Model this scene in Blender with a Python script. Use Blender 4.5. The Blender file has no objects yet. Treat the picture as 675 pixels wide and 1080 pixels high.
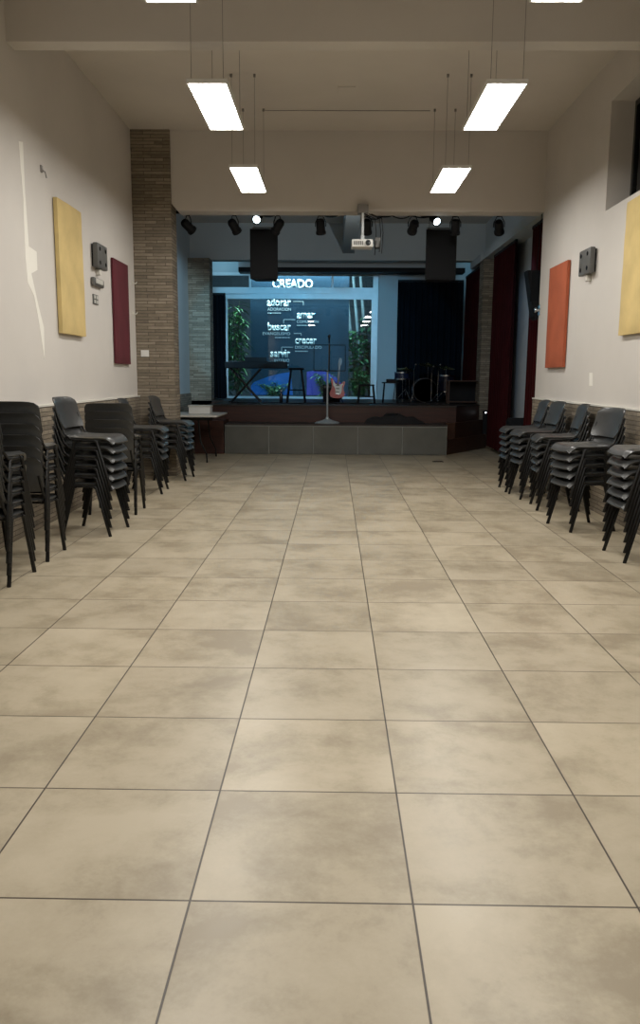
import bpy, bmesh, math, random
from mathutils import Vector, Matrix

random.seed(7)
PI = math.pi
S = bpy.context.scene
COL = S.collection

# ------------------------------------------------------------------ camera
cam_data = bpy.data.cameras.new('camera')
cam = bpy.data.objects.new('camera', cam_data)
COL.objects.link(cam)
cam_data.sensor_fit = 'VERTICAL'
cam_data.sensor_height = 36.0
cam_data.sensor_width = 22.5
cam_data.lens = 871.6 / 1080.0 * 36.0
cam_data.clip_start = 0.05
cam_data.clip_end = 200
PITCH, YAW, ROLL = 0.16305, 0.01528, 0.00595
fw = Vector((-math.sin(YAW) * math.cos(PITCH), math.cos(YAW) * math.cos(PITCH), -math.sin(PITCH)))
rt = Vector((math.cos(YAW), math.sin(YAW), 0))
up = rt.cross(fw)
c_, s_ = math.cos(ROLL), math.sin(ROLL)
R_, U_ = rt * c_ + up * s_, up * c_ - rt * s_
cam.matrix_world = Matrix(((R_.x, U_.x, -fw.x, 0), (R_.y, U_.y, -fw.y, 0), (R_.z, U_.z, -fw.z, 1.397), (0, 0, 0, 1)))
S.camera = cam

# ------------------------------------------------------------------ world, exposure, stage wash
world = bpy.data.worlds.new('world')
S.world = world
world.use_nodes = True
world.node_tree.nodes['Background'].inputs[0].default_value = (0.02, 0.03, 0.05, 1)
world.node_tree.nodes['Background'].inputs[1].default_value = 0.3
S.view_settings.view_transform = 'Standard'
S.view_settings.look = 'None'
S.view_settings.exposure = 0.0
S.view_settings.gamma = 1.0
S.view_settings.use_curve_mapping = False
S.cycles.max_bounces = 8
S.cycles.diffuse_bounces = 5
S.cycles.glossy_bounces = 4
S.cycles.transparent_max_bounces = 12
S.cycles.sample_clamp_indirect = 4.0
S.cycles.sample_clamp_direct = 40.0
S.cycles.caustics_reflective = False
S.cycles.caustics_refractive = False

PANEL_LIGHT = 39.0
WASH_POWER = 330.0


def spot(name, loc, target, power, color, size, blend=0.6, radius=0.06):
    d = bpy.data.lights.new(name, 'SPOT')
    d.energy = power
    d.color = color
    d.spot_size = size
    d.spot_blend = blend
    d.shadow_soft_size = radius
    o = bpy.data.objects.new(name, d)
    COL.objects.link(o)
    o.location = loc
    o.rotation_euler = (Vector(target) - Vector(loc)).to_track_quat('-Z', 'Y').to_euler()
    return o


CYAN = (0.16, 0.62, 1.0)
for sx_, tx_, pw_ in ((-2.07, -1.75, 1.15), (-0.62, -0.95, 0.8), (-0.20, 0.35, 0.8), (1.10, 1.3, 1.0)):
    spot('stage_wash', (sx_, 12.36, 3.40), (tx_, 20, 2.02), WASH_POWER * pw_, CYAN, math.radians(27), 0.25, 0.006)
spot('stage_wash', (-1.42, 12.36, 3.40), (-3.1, 15.9, 2.5), 780.0, (0.50, 0.80, 1.0), math.radians(40), 0.6, 0.006)
spot('stage_wash', (2.30, 12.36, 3.40), (3.2, 14.0, 2.2), 48.0, (0.35, 0.65, 1.0), math.radians(62), 0.8, 0.006)
spot('stage_wash', (0.45, 12.36, 3.44), (0.4, 18.3, 4.3), 105.0, (0.85, 0.95, 1.0), math.radians(120), 1.0, 0.006)  # wide up-fill, added to lift the stage ceiling and beams like bounced light
gl = bpy.data.lights.new('garden_fill', 'AREA')  # added fill without a fixture, brightens the banner and plants
gl.energy = 230.0
gl.color = (0.62, 0.95, 1.0)
gl.shape = 'RECTANGLE'
gl.size = 3.4
gl.size_y = 0.2
glo = bpy.data.objects.new('garden_fill', gl)
COL.objects.link(glo)
glo.location = (-0.8, 20.45, 4.25)
glo.rotation_euler = (math.radians(28), 0, 0)


for lx_, lw_, lp_ in ((-2.56, 0.6, 5.0), (3.02, 0.25, 1.6)):  # added fills hidden behind the beam, brighten the upper back wall
    cl_ = bpy.data.lights.new('back_wall_fill', 'AREA')
    cl_.shape = 'RECTANGLE'
    cl_.size, cl_.size_y = lw_, 0.08
    cl_.energy = lp_
    cl_.color = (0.35, 0.75, 1.0)
    cl_.spread = math.radians(110)
    co_ = bpy.data.objects.new('back_wall_fill', cl_)
    COL.objects.link(co_)
    co_.location = (lx_, 18.72, 4.45)
    co_.rotation_euler = (Vector((0, 1.28, -0.5))).to_track_quat('-Z', 'Y').to_euler()


# ------------------------------------------------------------------ materials
class NT:
    def __init__(self, name):
        self.m = bpy.data.materials.new(name)
        self.m.use_nodes = True
        self.t = self.m.node_tree
        self.b = self.t.nodes['Principled BSDF']
        self.out = self.t.nodes['Material Output']

    def n(self, kind, **kw):
        x = self.t.nodes.new(kind)
        for k, v in kw.items():
            if k.startswith('i_'):
                x.inputs[k[2:].replace('_', ' ')].default_value = v
            else:
                setattr(x, k, v)
        return x

    def l(self, a, b):
        self.t.links.new(a, b)

    def math(self, op, a, b=None):
        x = self.n('ShaderNodeMath', operation=op)
        for i, v in enumerate((a, b)):
            if v is None:
                continue
            if isinstance(v, (int, float)):
                x.inputs[i].default_value = v
            else:
                self.l(v, x.inputs[i])
        return x.outputs[0]

    def ramp(self, fac, stops):
        r = self.n('ShaderNodeValToRGB')
        els = r.color_ramp.elements
        while len(els) < len(stops):
            els.new(0.5)
        for e, (p, c) in zip(els, stops):
            e.position = p
            e.color = (*c, 1) if len(c) == 3 else c
        self.l(fac, r.inputs[0])
        return r.outputs[0]

    def bump(self, h, strength=0.3, dist=0.01):
        b = self.n('ShaderNodeBump')
        b.inputs['Strength'].default_value = strength
        b.inputs['Distance'].default_value = dist
        self.l(h, b.inputs['Height'])
        self.l(b.outputs[0], self.b.inputs['Normal'])


def simple(name, color, rough=0.5, metal=0.0, noise=0.12, scale=8.0, bump=0.0, spec=0.5, sheen=0.0):
    k = NT(name)
    tc = k.n('ShaderNodeTexCoord')
    nz = k.n('ShaderNodeTexNoise', i_Scale=scale, i_Detail=4.0)
    k.l(tc.outputs['Object'], nz.inputs['Vector'])
    lo = tuple(c * (1 - noise) for c in color)
    hi = tuple(min(1, c * (1 + noise)) for c in color)
    k.l(k.ramp(nz.outputs[0], [(0.3, lo), (0.7, hi)]), k.b.inputs['Base Color'])
    k.b.inputs['Roughness'].default_value = rough
    k.b.inputs['Metallic'].default_value = metal
    k.b.inputs['Specular IOR Level'].default_value = spec
    if sheen:
        k.b.inputs['Sheen Weight'].default_value = sheen
    if bump:
        k.bump(nz.outputs[0], bump, 0.01)
    return k.m


def emissive(name, color, strength):
    k = NT(name)
    k.b.inputs['Base Color'].default_value = (0.8, 0.8, 0.8, 1)
    k.b.inputs['Emission Color'].default_value = (*color, 1)
    k.b.inputs['Emission Strength'].default_value = strength
    return k.m


def floor_material():
    k = NT('beige_porcelain_tile')
    tc = k.n('ShaderNodeTexCoord')
    sep = k.n('ShaderNodeSeparateXYZ')
    k.l(tc.outputs['Object'], sep.inputs[0])
    u = k.math('DIVIDE', k.math('SUBTRACT', sep.outputs[0], -0.375 - 6.0), 0.6)
    v = k.math('DIVIDE', k.math('SUBTRACT', sep.outputs[1], 2.0215 - 9.0), 0.6)
    fu, fv = k.math('FRACT', u), k.math('FRACT', v)
    du = k.math('MINIMUM', fu, k.math('SUBTRACT', 1.0, fu))
    dv = k.math('MINIMUM', fv, k.math('SUBTRACT', 1.0, fv))
    d = k.math('MINIMUM', du, dv)
    mr = k.n('ShaderNodeMapRange')
    mr.inputs['From Min'].default_value = 0.0038
    mr.inputs['From Max'].default_value = 0.0060
    k.l(d, mr.inputs['Value'])
    tile = mr.outputs[0]
    comb = k.n('ShaderNodeCombineXYZ')
    k.l(k.math('FLOOR', u), comb.inputs[0])
    k.l(k.math('FLOOR', v), comb.inputs[1])
    wn = k.n('ShaderNodeTexWhiteNoise', noise_dimensions='3D')
    k.l(comb.outputs[0], wn.inputs['Vector'])
    off = k.n('ShaderNodeVectorMath', operation='SCALE')
    off.inputs['Scale'].default_value = 40.0
    k.l(wn.outputs['Color'], off.inputs[0])
    add = k.n('ShaderNodeVectorMath', operation='ADD')
    k.l(tc.outputs['Object'], add.inputs[0])
    k.l(off.outputs[0], add.inputs[1])
    n1 = k.n('ShaderNodeTexNoise', i_Scale=2.3, i_Detail=7.0, i_Roughness=0.60, i_Distortion=0.25)
    n2 = k.n('ShaderNodeTexNoise', i_Scale=9.0, i_Detail=8.0, i_Roughness=0.72)
    n3 = k.n('ShaderNodeTexNoise', i_Scale=70.0, i_Detail=4.0, i_Roughness=0.7)
    for x in (n1, n2, n3):
        k.l(add.outputs[0], x.inputs['Vector'])
    mixv = k.math('ADD', k.math('ADD', k.math('MULTIPLY', n1.outputs[0], 0.66), k.math('MULTIPLY', n2.outputs[0], 0.26)),
                  k.math('MULTIPLY', n3.outputs[0], 0.08))
    colr = k.ramp(mixv, [(0.40, (0.300, 0.250, 0.175)), (0.47, (0.368, 0.315, 0.224)), (0.52, (0.420, 0.360, 0.262)), (0.62, (0.468, 0.406, 0.302))])
    br = k.n('ShaderNodeMix', data_type='RGBA', blend_type='MULTIPLY')
    br.inputs['Factor'].default_value = 1.0
    k.l(colr, br.inputs['A'])
    k.l(k.ramp(wn.outputs['Value'], [(0.0, (0.93, 0.93, 0.93)), (1.0, (1.04, 1.04, 1.04))]), br.inputs['B'])
    mx = k.n('ShaderNodeMix', data_type='RGBA')
    mx.inputs['A'].default_value = (0.040, 0.028, 0.018, 1)
    k.l(tile, mx.inputs['Factor'])
    k.l(br.outputs['Result'], mx.inputs['B'])
    k.l(mx.outputs['Result'], k.b.inputs['Base Color'])
    rr = k.n('ShaderNodeMapRange')
    rr.inputs['To Min'].default_value = 0.27
    rr.inputs['To Max'].default_value = 0.42
    k.l(n2.outputs[0], rr.inputs['Value'])
    k.l(rr.outputs[0], k.b.inputs['Roughness'])
    k.b.inputs['Specular IOR Level'].default_value = 0.45
    k.bump(k.math('ADD', k.math('MULTIPLY', tile, 1.0), k.math('MULTIPLY', n3.outputs[0], 0.05)), 0.25, 0.004)
    return k.m


def stone_material(name, c1, c2, c3, mortar):
    k = NT(name)
    tc = k.n('ShaderNodeTexCoord')
    sep = k.n('ShaderNodeSeparateXYZ')
    k.l(tc.outputs['Object'], sep.inputs[0])
    comb = k.n('ShaderNodeCombineXYZ')
    k.l(k.math('ADD', sep.outputs[0], sep.outputs[1]), comb.inputs[0])
    k.l(sep.outputs[2], comb.inputs[1])
    b1 = k.n('ShaderNodeTexBrick', offset=0.37, offset_frequency=2, squash=1.6, squash_frequency=3)
    b1.inputs['Scale'].default_value = 1.0
    b1.inputs['Mortar Size'].default_value = 0.0035
    b1.inputs['Mortar Smooth'].default_value = 0.3
    b1.inputs['Bias'].default_value = 0.0
    b1.inputs['Brick Width'].default_value = 0.26
    b1.inputs['Row Height'].default_value = 0.042
    b1.inputs['Color1'].default_value = (0, 0, 0, 1)
    b1.inputs['Color2'].default_value = (1, 1, 1, 1)
    b1.inputs['Mortar'].default_value = (0.5, 0.5, 0.5, 1)
    k.l(comb.outputs[0], b1.inputs['Vector'])
    nz = k.n('ShaderNodeTexNoise', i_Scale=9.0, i_Detail=6.0, i_Roughness=0.7)
    mp = k.n('ShaderNodeMapping')
    mp.inputs['Scale'].default_value = (1, 1, 4)
    k.l(tc.outputs['Object'], mp.inputs['Vector'])
    k.l(mp.outputs[0], nz.inputs['Vector'])
    val = k.math('ADD', k.math('MULTIPLY', b1.outputs['Color'], 0.36), k.math('MULTIPLY', nz.outputs[0], 0.76))
    colr = k.ramp(val, [(0.22, c1), (0.52, c2), (0.85, c3)])
    mx = k.n('ShaderNodeMix', data_type='RGBA')
    k.l(b1.outputs['Fac'], mx.inputs['Factor'])
    k.l(colr, mx.inputs['A'])
    mx.inputs['B'].default_value = (*mortar, 1)
    k.l(mx.outputs['Result'], k.b.inputs['Base Color'])
    k.b.inputs['Roughness'].default_value = 0.85
    h = k.math('ADD', k.math('MULTIPLY', k.math('SUBTRACT', 1.0, b1.outputs['Fac']), 0.6), k.math('MULTIPLY', val, 0.7))
    k.bump(h, 0.7, 0.02)
    return k.m


def wall_material(name, color):
    k = NT(name)
    tc = k.n('ShaderNodeTexCoord')
    n1 = k.n('ShaderNodeTexNoise', i_Scale=0.7, i_Detail=5.0, i_Roughness=0.6)
    n2 = k.n('ShaderNodeTexNoise', i_Scale=60.0, i_Detail=3.0)
    for x in (n1, n2):
        k.l(tc.outputs['Object'], x.inputs['Vector'])
    k.l(k.ramp(n1.outputs[0], [(0.3, tuple(c * 0.94 for c in color)), (0.7, tuple(c * 1.04 for c in color))]), k.b.inputs['Base Color'])
    k.b.inputs['Roughness'].default_value = 0.75
    k.bump(n2.outputs[0], 0.08, 0.004)
    return k.m


def wood_material(name, dark, light, rough=0.4):
    k = NT(name)
    tc = k.n('ShaderNodeTexCoord')
    mp = k.n('ShaderNodeMapping')
    mp.inputs['Scale'].default_value = (1.0, 6.0, 14.0)
    k.l(tc.outputs['Object'], mp.inputs['Vector'])
    n1 = k.n('ShaderNodeTexNoise', i_Scale=2.0, i_Detail=7.0, i_Roughness=0.65, i_Distortion=0.8)
    k.l(mp.outputs[0], n1.inputs['Vector'])
    k.l(k.ramp(n1.outputs[0], [(0.3, dark), (0.7, light)]), k.b.inputs['Base Color'])
    k.b.inputs['Roughness'].default_value = rough
    k.bump(n1.outputs[0], 0.08, 0.003)
    return k.m


def glass_material(name, tint, ior=1.5):
    k = NT(name)
    fr = k.n('ShaderNodeFresnel')
    fr.inputs['IOR'].default_value = ior
    tr = k.n('ShaderNodeBsdfTransparent')
    tr.inputs[0].default_value = (*tint, 1)
    gs = k.n('ShaderNodeBsdfGlossy')
    gs.inputs['Roughness'].default_value = 0.0
    mx = k.n('ShaderNodeMixShader')
    k.l(fr.outputs[0], mx.inputs[0])
    k.l(tr.outputs[0], mx.inputs[1])
    k.l(gs.outputs[0], mx.inputs[2])
    k.l(mx.outputs[0], k.out.inputs['Surface'])
    k.t.nodes.remove(k.b)
    return k.m


M = {}
M['floor'] = floor_material()
M['wall'] = wall_material('painted_plaster', (0.59, 0.56, 0.525))
M['ceiling'] = wall_material('painted_ceiling', (0.62, 0.585, 0.54))
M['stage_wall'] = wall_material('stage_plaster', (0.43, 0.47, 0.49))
M['stone'] = stone_material('ledgestone_cladding', (0.125, 0.104, 0.078), (0.205, 0.170, 0.125), (0.33, 0.28, 0.215), (0.070, 0.058, 0.044))
M['patch'] = wall_material('white_filler', (0.80, 0.78, 0.72))
M['trim'] = simple('white_trim_paint', (0.66, 0.64, 0.58), 0.5, noise=0.04)
M['plastic'] = simple('charcoal_plastic', (0.042, 0.043, 0.043), 0.32, noise=0.1, scale=30, bump=0.03)
M['frame'] = simple('black_painted_steel', (0.008, 0.0078, 0.0075), 0.42, noise=0.1, spec=0.25)
M['black'] = simple('matt_black', (0.007, 0.0075, 0.009), 0.6, noise=0.1, spec=0.2)
M['black_gloss'] = simple('gloss_black', (0.010, 0.010, 0.011), 0.25, noise=0.1)
M['grille'] = simple('speaker_grille', (0.007, 0.008, 0.010), 0.55, noise=0.3, scale=140, bump=0.3, spec=0.12)
M['chrome'] = simple('chrome', (0.62, 0.63, 0.65), 0.16, metal=1.0, noise=0.03)
M['alu'] = simple('pale_aluminium', (0.58, 0.62, 0.64), 0.4, metal=0.2, noise=0.04)
M['grey_box'] = simple('grey_moulded_plastic', (0.10, 0.10, 0.095), 0.5, noise=0.08)
M['yellow'] = simple('mustard_fabric', (0.58, 0.44, 0.19), 0.9, noise=0.10, scale=4, bump=0.5)
M['maroon'] = simple('maroon_fabric', (0.095, 0.012, 0.020), 0.85, noise=0.12, scale=4, bump=0.2)
M['orange'] = simple('orange_fabric', (0.36, 0.085, 0.035), 0.85, noise=0.10, scale=4, bump=0.2)
M['red_curtain'] = simple('crimson_velvet', (0.032, 0.0040, 0.0048), 0.9, noise=0.2, scale=3, spec=0.1)
M['navy_curtain'] = simple('navy_blackout_cloth', (0.0045, 0.0065, 0.010), 0.95, noise=0.2, scale=3, spec=0.1)
M['dark_wood'] = wood_material('red_brown_stage_wood', (0.026, 0.008, 0.006), (0.062, 0.019, 0.012), 0.42)
M['brown_wood'] = wood_material('brown_step_wood', (0.036, 0.015, 0.009), (0.080, 0.034, 0.019), 0.45)
M['deck'] = wood_material('dark_stage_deck', (0.012, 0.008, 0.007), (0.030, 0.018, 0.014), 0.5)
M['skirt'] = simple('grey_glazed_tile', (0.118, 0.122, 0.112), 0.14, noise=0.12, scale=3)
M['skirt_joint'] = simple('pale_joint', (0.21, 0.215, 0.20), 0.5, noise=0.05)
M['white'] = simple('white_plastic', (0.72, 0.72, 0.70), 0.4, noise=0.03)
M['laminate'] = simple('pale_laminate', (0.55, 0.54, 0.50), 0.3, noise=0.05)
M['wire'] = simple('steel_wire', (0.22, 0.21, 0.20), 0.5, noise=0.05)
M['diffuser'] = emissive('lit_diffuser', (1.0, 0.97, 0.91), PANEL_LIGHT)
M['lamp_lens'] = emissive('lit_lens', (0.75, 0.93, 1.0), 7.0)
M['lens'] = simple('dark_lens', (0.02, 0.025, 0.03), 0.1, noise=0.05)
M['led'] = emissive('white_led', (0.9, 0.95, 1.0), 3.0)
M['glass'] = glass_material('window_glass', (0.86, 0.92, 0.94), 1.5)
M['banner'] = simple('navy_banner_vinyl', (0.011, 0.036, 0.066), 0.5, noise=0.15, scale=1.2)
M['satin'] = simple('satin_silver_metal', (0.42, 0.48, 0.52), 0.3, metal=0.35, noise=0.04)
M['globe'] = simple('blue_print', (0.015, 0.17, 0.62), 0.5, noise=0.3, scale=2.5)
M['violet'] = simple('violet_print', (0.13, 0.09, 0.55), 0.5, noise=0.3, scale=2.5)
M['ink'] = simple('white_print', (0.85, 0.88, 0.88), 0.5, noise=0.02)
M['red_guitar'] = simple('red_lacquer', (0.42, 0.022, 0.018), 0.2, noise=0.05)
M['maple'] = simple('dark_fretboard', (0.05, 0.028, 0.018), 0.4, noise=0.1)
M['bag'] = simple('black_canvas', (0.010, 0.010, 0.012), 0.9, noise=0.2, bump=0.3)
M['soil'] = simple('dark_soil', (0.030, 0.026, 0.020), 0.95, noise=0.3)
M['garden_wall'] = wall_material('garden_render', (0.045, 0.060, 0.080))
M['pebbles'] = simple('pale_pebble_bed', (0.30, 0.34, 0.33), 0.9, noise=0.5, scale=40, bump=0.8)
M['leaf'] = simple('leaf_green', (0.045, 0.16, 0.045), 0.4, noise=0.35, scale=3)
M['leaf_pale'] = simple('pale_leaf_green', (0.12, 0.30, 0.14), 0.35, noise=0.35, scale=3)
M['leaf_dark'] = simple('deep_leaf_green', (0.030, 0.085, 0.050), 0.35, noise=0.35, scale=3)
M['stem'] = simple('brown_stem', (0.06, 0.045, 0.025), 0.8, noise=0.2)
M['bamboo'] = simple('grey_bamboo', (0.16, 0.21, 0.24), 0.6, noise=0.2)
M['gold'] = simple('brass_cymbal', (0.45, 0.33, 0.12), 0.25, metal=1.0, noise=0.1)
M['drum'] = simple('navy_drum_shell', (0.012, 0.013, 0.03), 0.25, noise=0.1)
M['drumhead'] = simple('pale_drum_head', (0.20, 0.20, 0.20), 0.5, noise=0.05)


# ------------------------------------------------------------------ geometry helpers
def obj(name, bm, mat, parent=None, smooth=None):
    me = bpy.data.meshes.new(name)
    bmesh.ops.recalc_face_normals(bm, faces=bm.faces[:])
    bm.to_mesh(me)
    bm.free()
    if mat is not None:
        me.materials.append(mat)
    if smooth is not None:
        me.polygons.foreach_set('use_smooth', [True] * len(me.polygons))
        if smooth < 179:
            me.set_sharp_from_angle(angle=math.radians(smooth))
    o = bpy.data.objects.new(name, me)
    COL.objects.link(o)
    if parent is not None:
        o.parent = parent
    return o


def tag(o, label, cat, group=None, kind=None):
    o['label'] = label
    o['category'] = cat
    if group:
        o['group'] = group
    if kind:
        o['kind'] = kind
    return o


def thing(name, label, cat, loc=(0, 0, 0), rz=0.0, group=None, kind=None):
    o = bpy.data.objects.new(name, None)
    o.empty_display_size = 0.1
    COL.objects.link(o)
    o.location = loc
    o.rotation_euler = (0, 0, rz)
    return tag(o, label, cat, group, kind)


def struct(name, bm, mat, label, cat, smooth=None):
    return tag(obj(name, bm, mat, None, smooth), label, cat, None, 'structure')


def BM():
    return bmesh.new()


def box(bm, x0, x1, y0, y1, z0, z1, bevel=0.0, seg=2, mtx=None):
    vs = [bm.verts.new(p) for p in ((x0, y0, z0), (x1, y0, z0), (x1, y1, z0), (x0, y1, z0),
                                    (x0, y0, z1), (x1, y0, z1), (x1, y1, z1), (x0, y1, z1))]
    fs = [bm.faces.new([vs[i] for i in q]) for q in ((0, 3, 2, 1), (4, 5, 6, 7), (0, 1, 5, 4), (1, 2, 6, 5), (2, 3, 7, 6), (3, 0, 4, 7))]
    if bevel > 0:
        es = list({e for f in fs for e in f.edges})
        r = bmesh.ops.bevel(bm, geom=es, offset=bevel, segments=seg, affect='EDGES', profile=0.5, clamp_overlap=True)
        vs = list({v for v in r['verts']} | {v for v in vs if v.is_valid})
    if mtx is not None:
        bmesh.ops.transform(bm, matrix=mtx, verts=[v for v in vs if v.is_valid])
    return bm


def bx(*a, **k):
    return box(BM(), *a, **k)


def frame_axes(t):
    t = t.normalized()
    ref = Vector((0, 0, 1)) if abs(t.z) < 0.9 else Vector((0, 1, 0))
    a = t.cross(ref).normalized()
    return a, t.cross(a).normalized()


def tube(bm, pts, r, n=8, r2=None, cap=True, flat=1.0):
    """swept tube; r may be a list of radii; flat scales the second cross axis"""
    pts = [Vector(p) for p in pts]
    rings = []
    a = None
    for i, p in enumerate(pts):
        if i == 0:
            t = pts[1] - p
        elif i == len(pts) - 1:
            t = p - pts[i - 1]
        else:
            t = (pts[i + 1] - p).normalized() + (p - pts[i - 1]).normalized()
        t = t.normalized()
        if a is None:
            a, b = frame_axes(t)
        else:
            a = (a - t * a.dot(t))
            a = a.normalized() if a.length > 1e-6 else frame_axes(t)[0]
            b = t.cross(a).normalized()
        rr = r[i] if isinstance(r, (list, tuple)) else r
        rings.append([bm.verts.new(p + a * rr * math.cos(2 * PI * k / n) + b * rr * flat * math.sin(2 * PI * k / n)) for k in range(n)])
    for q in range(len(rings) - 1):
        for k in range(n):
            bm.faces.new((rings[q][k], rings[q][(k + 1) % n], rings[q + 1][(k + 1) % n], rings[q + 1][k]))
    if cap:
        bm.faces.new(rings[0][::-1])
        bm.faces.new(rings[-1])
    return bm


def lathe(bm, prof, n=24, center=(0, 0, 0), axis=None):
    """profile [(radius, height)] turned about z, or about the given axis"""
    c = Vector(center)
    if axis is None:
        A, B, T = Vector((1, 0, 0)), Vector((0, 1, 0)), Vector((0, 0, 1))
    else:
        T = Vector(axis).normalized()
        A, B = frame_axes(T)
    rings = []
    for r, h in prof:
        if r < 1e-5:
            rings.append([bm.verts.new(c + T * h)])
        else:
            rings.append([bm.verts.new(c + T * h + A * r * math.cos(2 * PI * k / n) + B * r * math.sin(2 * PI * k / n)) for k in range(n)])
    for q in range(len(rings) - 1):
        u, v = rings[q], rings[q + 1]
        for k in range(n):
            k2 = (k + 1) % n
            if len(u) == 1 and len(v) == 1:
                continue
            if len(u) == 1:
                bm.faces.new((u[0], v[k], v[k2]))
            elif len(v) == 1:
                bm.faces.new((u[k], v[0], u[k2]))
            else:
                bm.faces.new((u[k], u[k2], v[k2], v[k]))
    for e in (rings[0], rings[-1]):
        if len(e) > 1:
            bm.faces.new(e)
    return bm


def prism(bm, pts, lo, hi, axis='z'):
    """polygon pts (2-D) extruded along an axis from lo to hi"""
    def P(p, h):
        if axis == 'z':
            return (p[0], p[1], h)
        if axis == 'y':
            return (p[0], h, p[1])
        return (h, p[0], p[1])
    a = [bm.verts.new(P(p, lo)) for p in pts]
    b = [bm.verts.new(P(p, hi)) for p in pts]
    bm.faces.new(a[::-1])
    bm.faces.new(b)
    n = len(pts)
    for i in range(n):
        bm.faces.new((a[i], a[(i + 1) % n], b[(i + 1) % n], b[i]))
    return bm


def shell(bm, f, nu, nv, thick):
    """double-sided sheet: f(u,v) -> (point, normal) for u,v in 0..1"""
    top, bot = [], []
    for i in range(nu + 1):
        ra, rb = [], []
        for j in range(nv + 1):
            p, n = f(i / nu, j / nv)
            p, n = Vector(p), Vector(n).normalized()
            ra.append(bm.verts.new(p + n * thick / 2))
            rb.append(bm.verts.new(p - n * thick / 2))
        top.append(ra)
        bot.append(rb)
    for i in range(nu):
        for j in range(nv):
            bm.faces.new((top[i][j], top[i + 1][j], top[i + 1][j + 1], top[i][j + 1]))
            bm.faces.new((bot[i][j], bot[i][j + 1], bot[i + 1][j + 1], bot[i + 1][j]))
    for i in range(nu):
        bm.faces.new((top[i][0], bot[i][0], bot[i + 1][0], top[i + 1][0]))
        bm.faces.new((top[i][nv], top[i + 1][nv], bot[i + 1][nv], bot[i][nv]))
    for j in range(nv):
        bm.faces.new((top[0][j], top[0][j + 1], bot[0][j + 1], bot[0][j]))
        bm.faces.new((top[nu][j], bot[nu][j], bot[nu][j + 1], top[nu][j + 1]))
    return bm


def dup(root, loc, rz, label, group=None):
    r = root.copy()
    COL.objects.link(r)
    r.location = loc
    r.rotation_euler = (0, 0, rz)
    r['label'] = label
    if group:
        r['group'] = group
    for ch in list(root.children):
        c = ch.copy()
        COL.objects.link(c)
        c.parent = r
        for g in list(ch.children):
            d = g.copy()
            COL.objects.link(d)
            d.parent = c
    return r


# ------------------------------------------------------------------ the shell of the hall
XL, XR = -2.72, 2.80
CEIL = 4.60
struct('floor', bx(-3.4, 3.6, -5.2, 20.3, -0.2, 0.0), M['floor'], 'beige square porcelain tile floor of the hall', 'floor')
struct('ceiling', bx(-3.4, 3.6, -5.2, 20.3, CEIL, CEIL + 0.2), M['ceiling'], 'flat painted ceiling above the hall and stage', 'ceiling')
wl = struct('wall_left', bx(-3.3, XL, -5.0, 11.92, 0, CEIL), M['wall'], 'long left plaster wall with a white filler streak', 'wall')
# white filler streak on the left wall (raised 1 mm)
streak = [(7.47, 3.37), (7.57, 3.39), (7.56, 2.99), (7.59, 2.52), (7.78, 2.50), (7.78, 2.34), (7.62, 2.29), (7.75, 2.04), (7.88, 1.83),
          (7.86, 1.53), (7.83, 1.62), (7.76, 1.86), (7.66, 2.10), (7.52, 2.20), (7.49, 2.42), (7.51, 2.90)]
obj('filler_streak', prism(BM(), streak, XL - 0.002, XL + 0.002, 'x'), M['patch'], wl)
# right wall with the deep high window niche
NY0, NY1, NZ0, NZ1, NX = 6.6, 9.0, 3.10, 4.17, 3.04
w = BM()
box(w, XR, 3.3, -5.0, 11.65, 0, NZ0)
box(w, XR, 3.3, -5.0, 11.65, NZ1, CEIL)
box(w, XR, 3.3, -5.0, NY0, NZ0, NZ1)
box(w, XR, 3.3, NY1, 11.65, NZ0, NZ1)
wr = struct('wall_right', w, M['wall'], 'long right plaster wall with a deep high window niche', 'wall')
obj('filler_streak', prism(BM(), [(9.11, 1.45), (9.22, 1.45), (9.20, 1.31), (9.08, 1.31)], XR - 0.002, XR + 0.002, 'x'), M['patch'], wr)
w2 = BM()
for a in ((NY0, NY1, NZ0, NZ0 + 0.06), (NY0, NY1, NZ1 - 0.06, NZ1), (NY0, NY0 + 0.05, NZ0 + 0.06, NZ1 - 0.06), (NY1 - 0.05, NY1, NZ0 + 0.06, NZ1 - 0.06),
          (7.75, 7.82, NZ0 + 0.06, NZ1 - 0.06)):
    box(w2, NX, NX + 0.06, *a)
win2 = struct('window_2', w2, M['black_gloss'], 'dark framed high window set deep in the right wall', 'window')
obj('glass_pane', bx(NX + 0.025, NX + 0.035, NY0 + 0.05, NY1 - 0.05, NZ0 + 0.06, NZ1 - 0.06), M['glass'], win2)
struct('wall_rear', bx(-3.3, 3.3, -5.2, -5.0, 0, CEIL), M['wall'], 'plaster wall closing the hall behind the camera', 'wall')
# header over the stage opening (chamfered lower left corner)
struct('wall_header', prism(BM(), [(-2.22, CEIL), (-2.22, 3.70), (-2.12, 3.58), (XR, 3.58), (XR, CEIL)], 11.6, 11.9, 'y'), M['wall'],
       'plaster header wall spanning above the stage opening', 'wall')
struct('ceiling_beam', bx(XL, XR, 7.30, 7.49, 4.10, CEIL), M['wall'], 'plaster ceiling beam crossing the hall above the lights', 'beam')
# thin cable and square cover plate on ceiling
cb = BM()
tube(cb, [(-0.9, 10.75, CEIL - 0.006), (1.15, 10.75, CEIL - 0.006)], 0.004, 6)
tag(obj('ceiling_cable', cb, M['wire']), 'thin cable running along the ceiling between light wires', 'cable')
tag(obj('junction_box_cover', bx(0.02, 0.22, 9.9, 10.1, CEIL - 0.012, CEIL, bevel=0.004), M['ceiling']), 'small square cover plate on the ceiling between the lights', 'cover plate')

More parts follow.
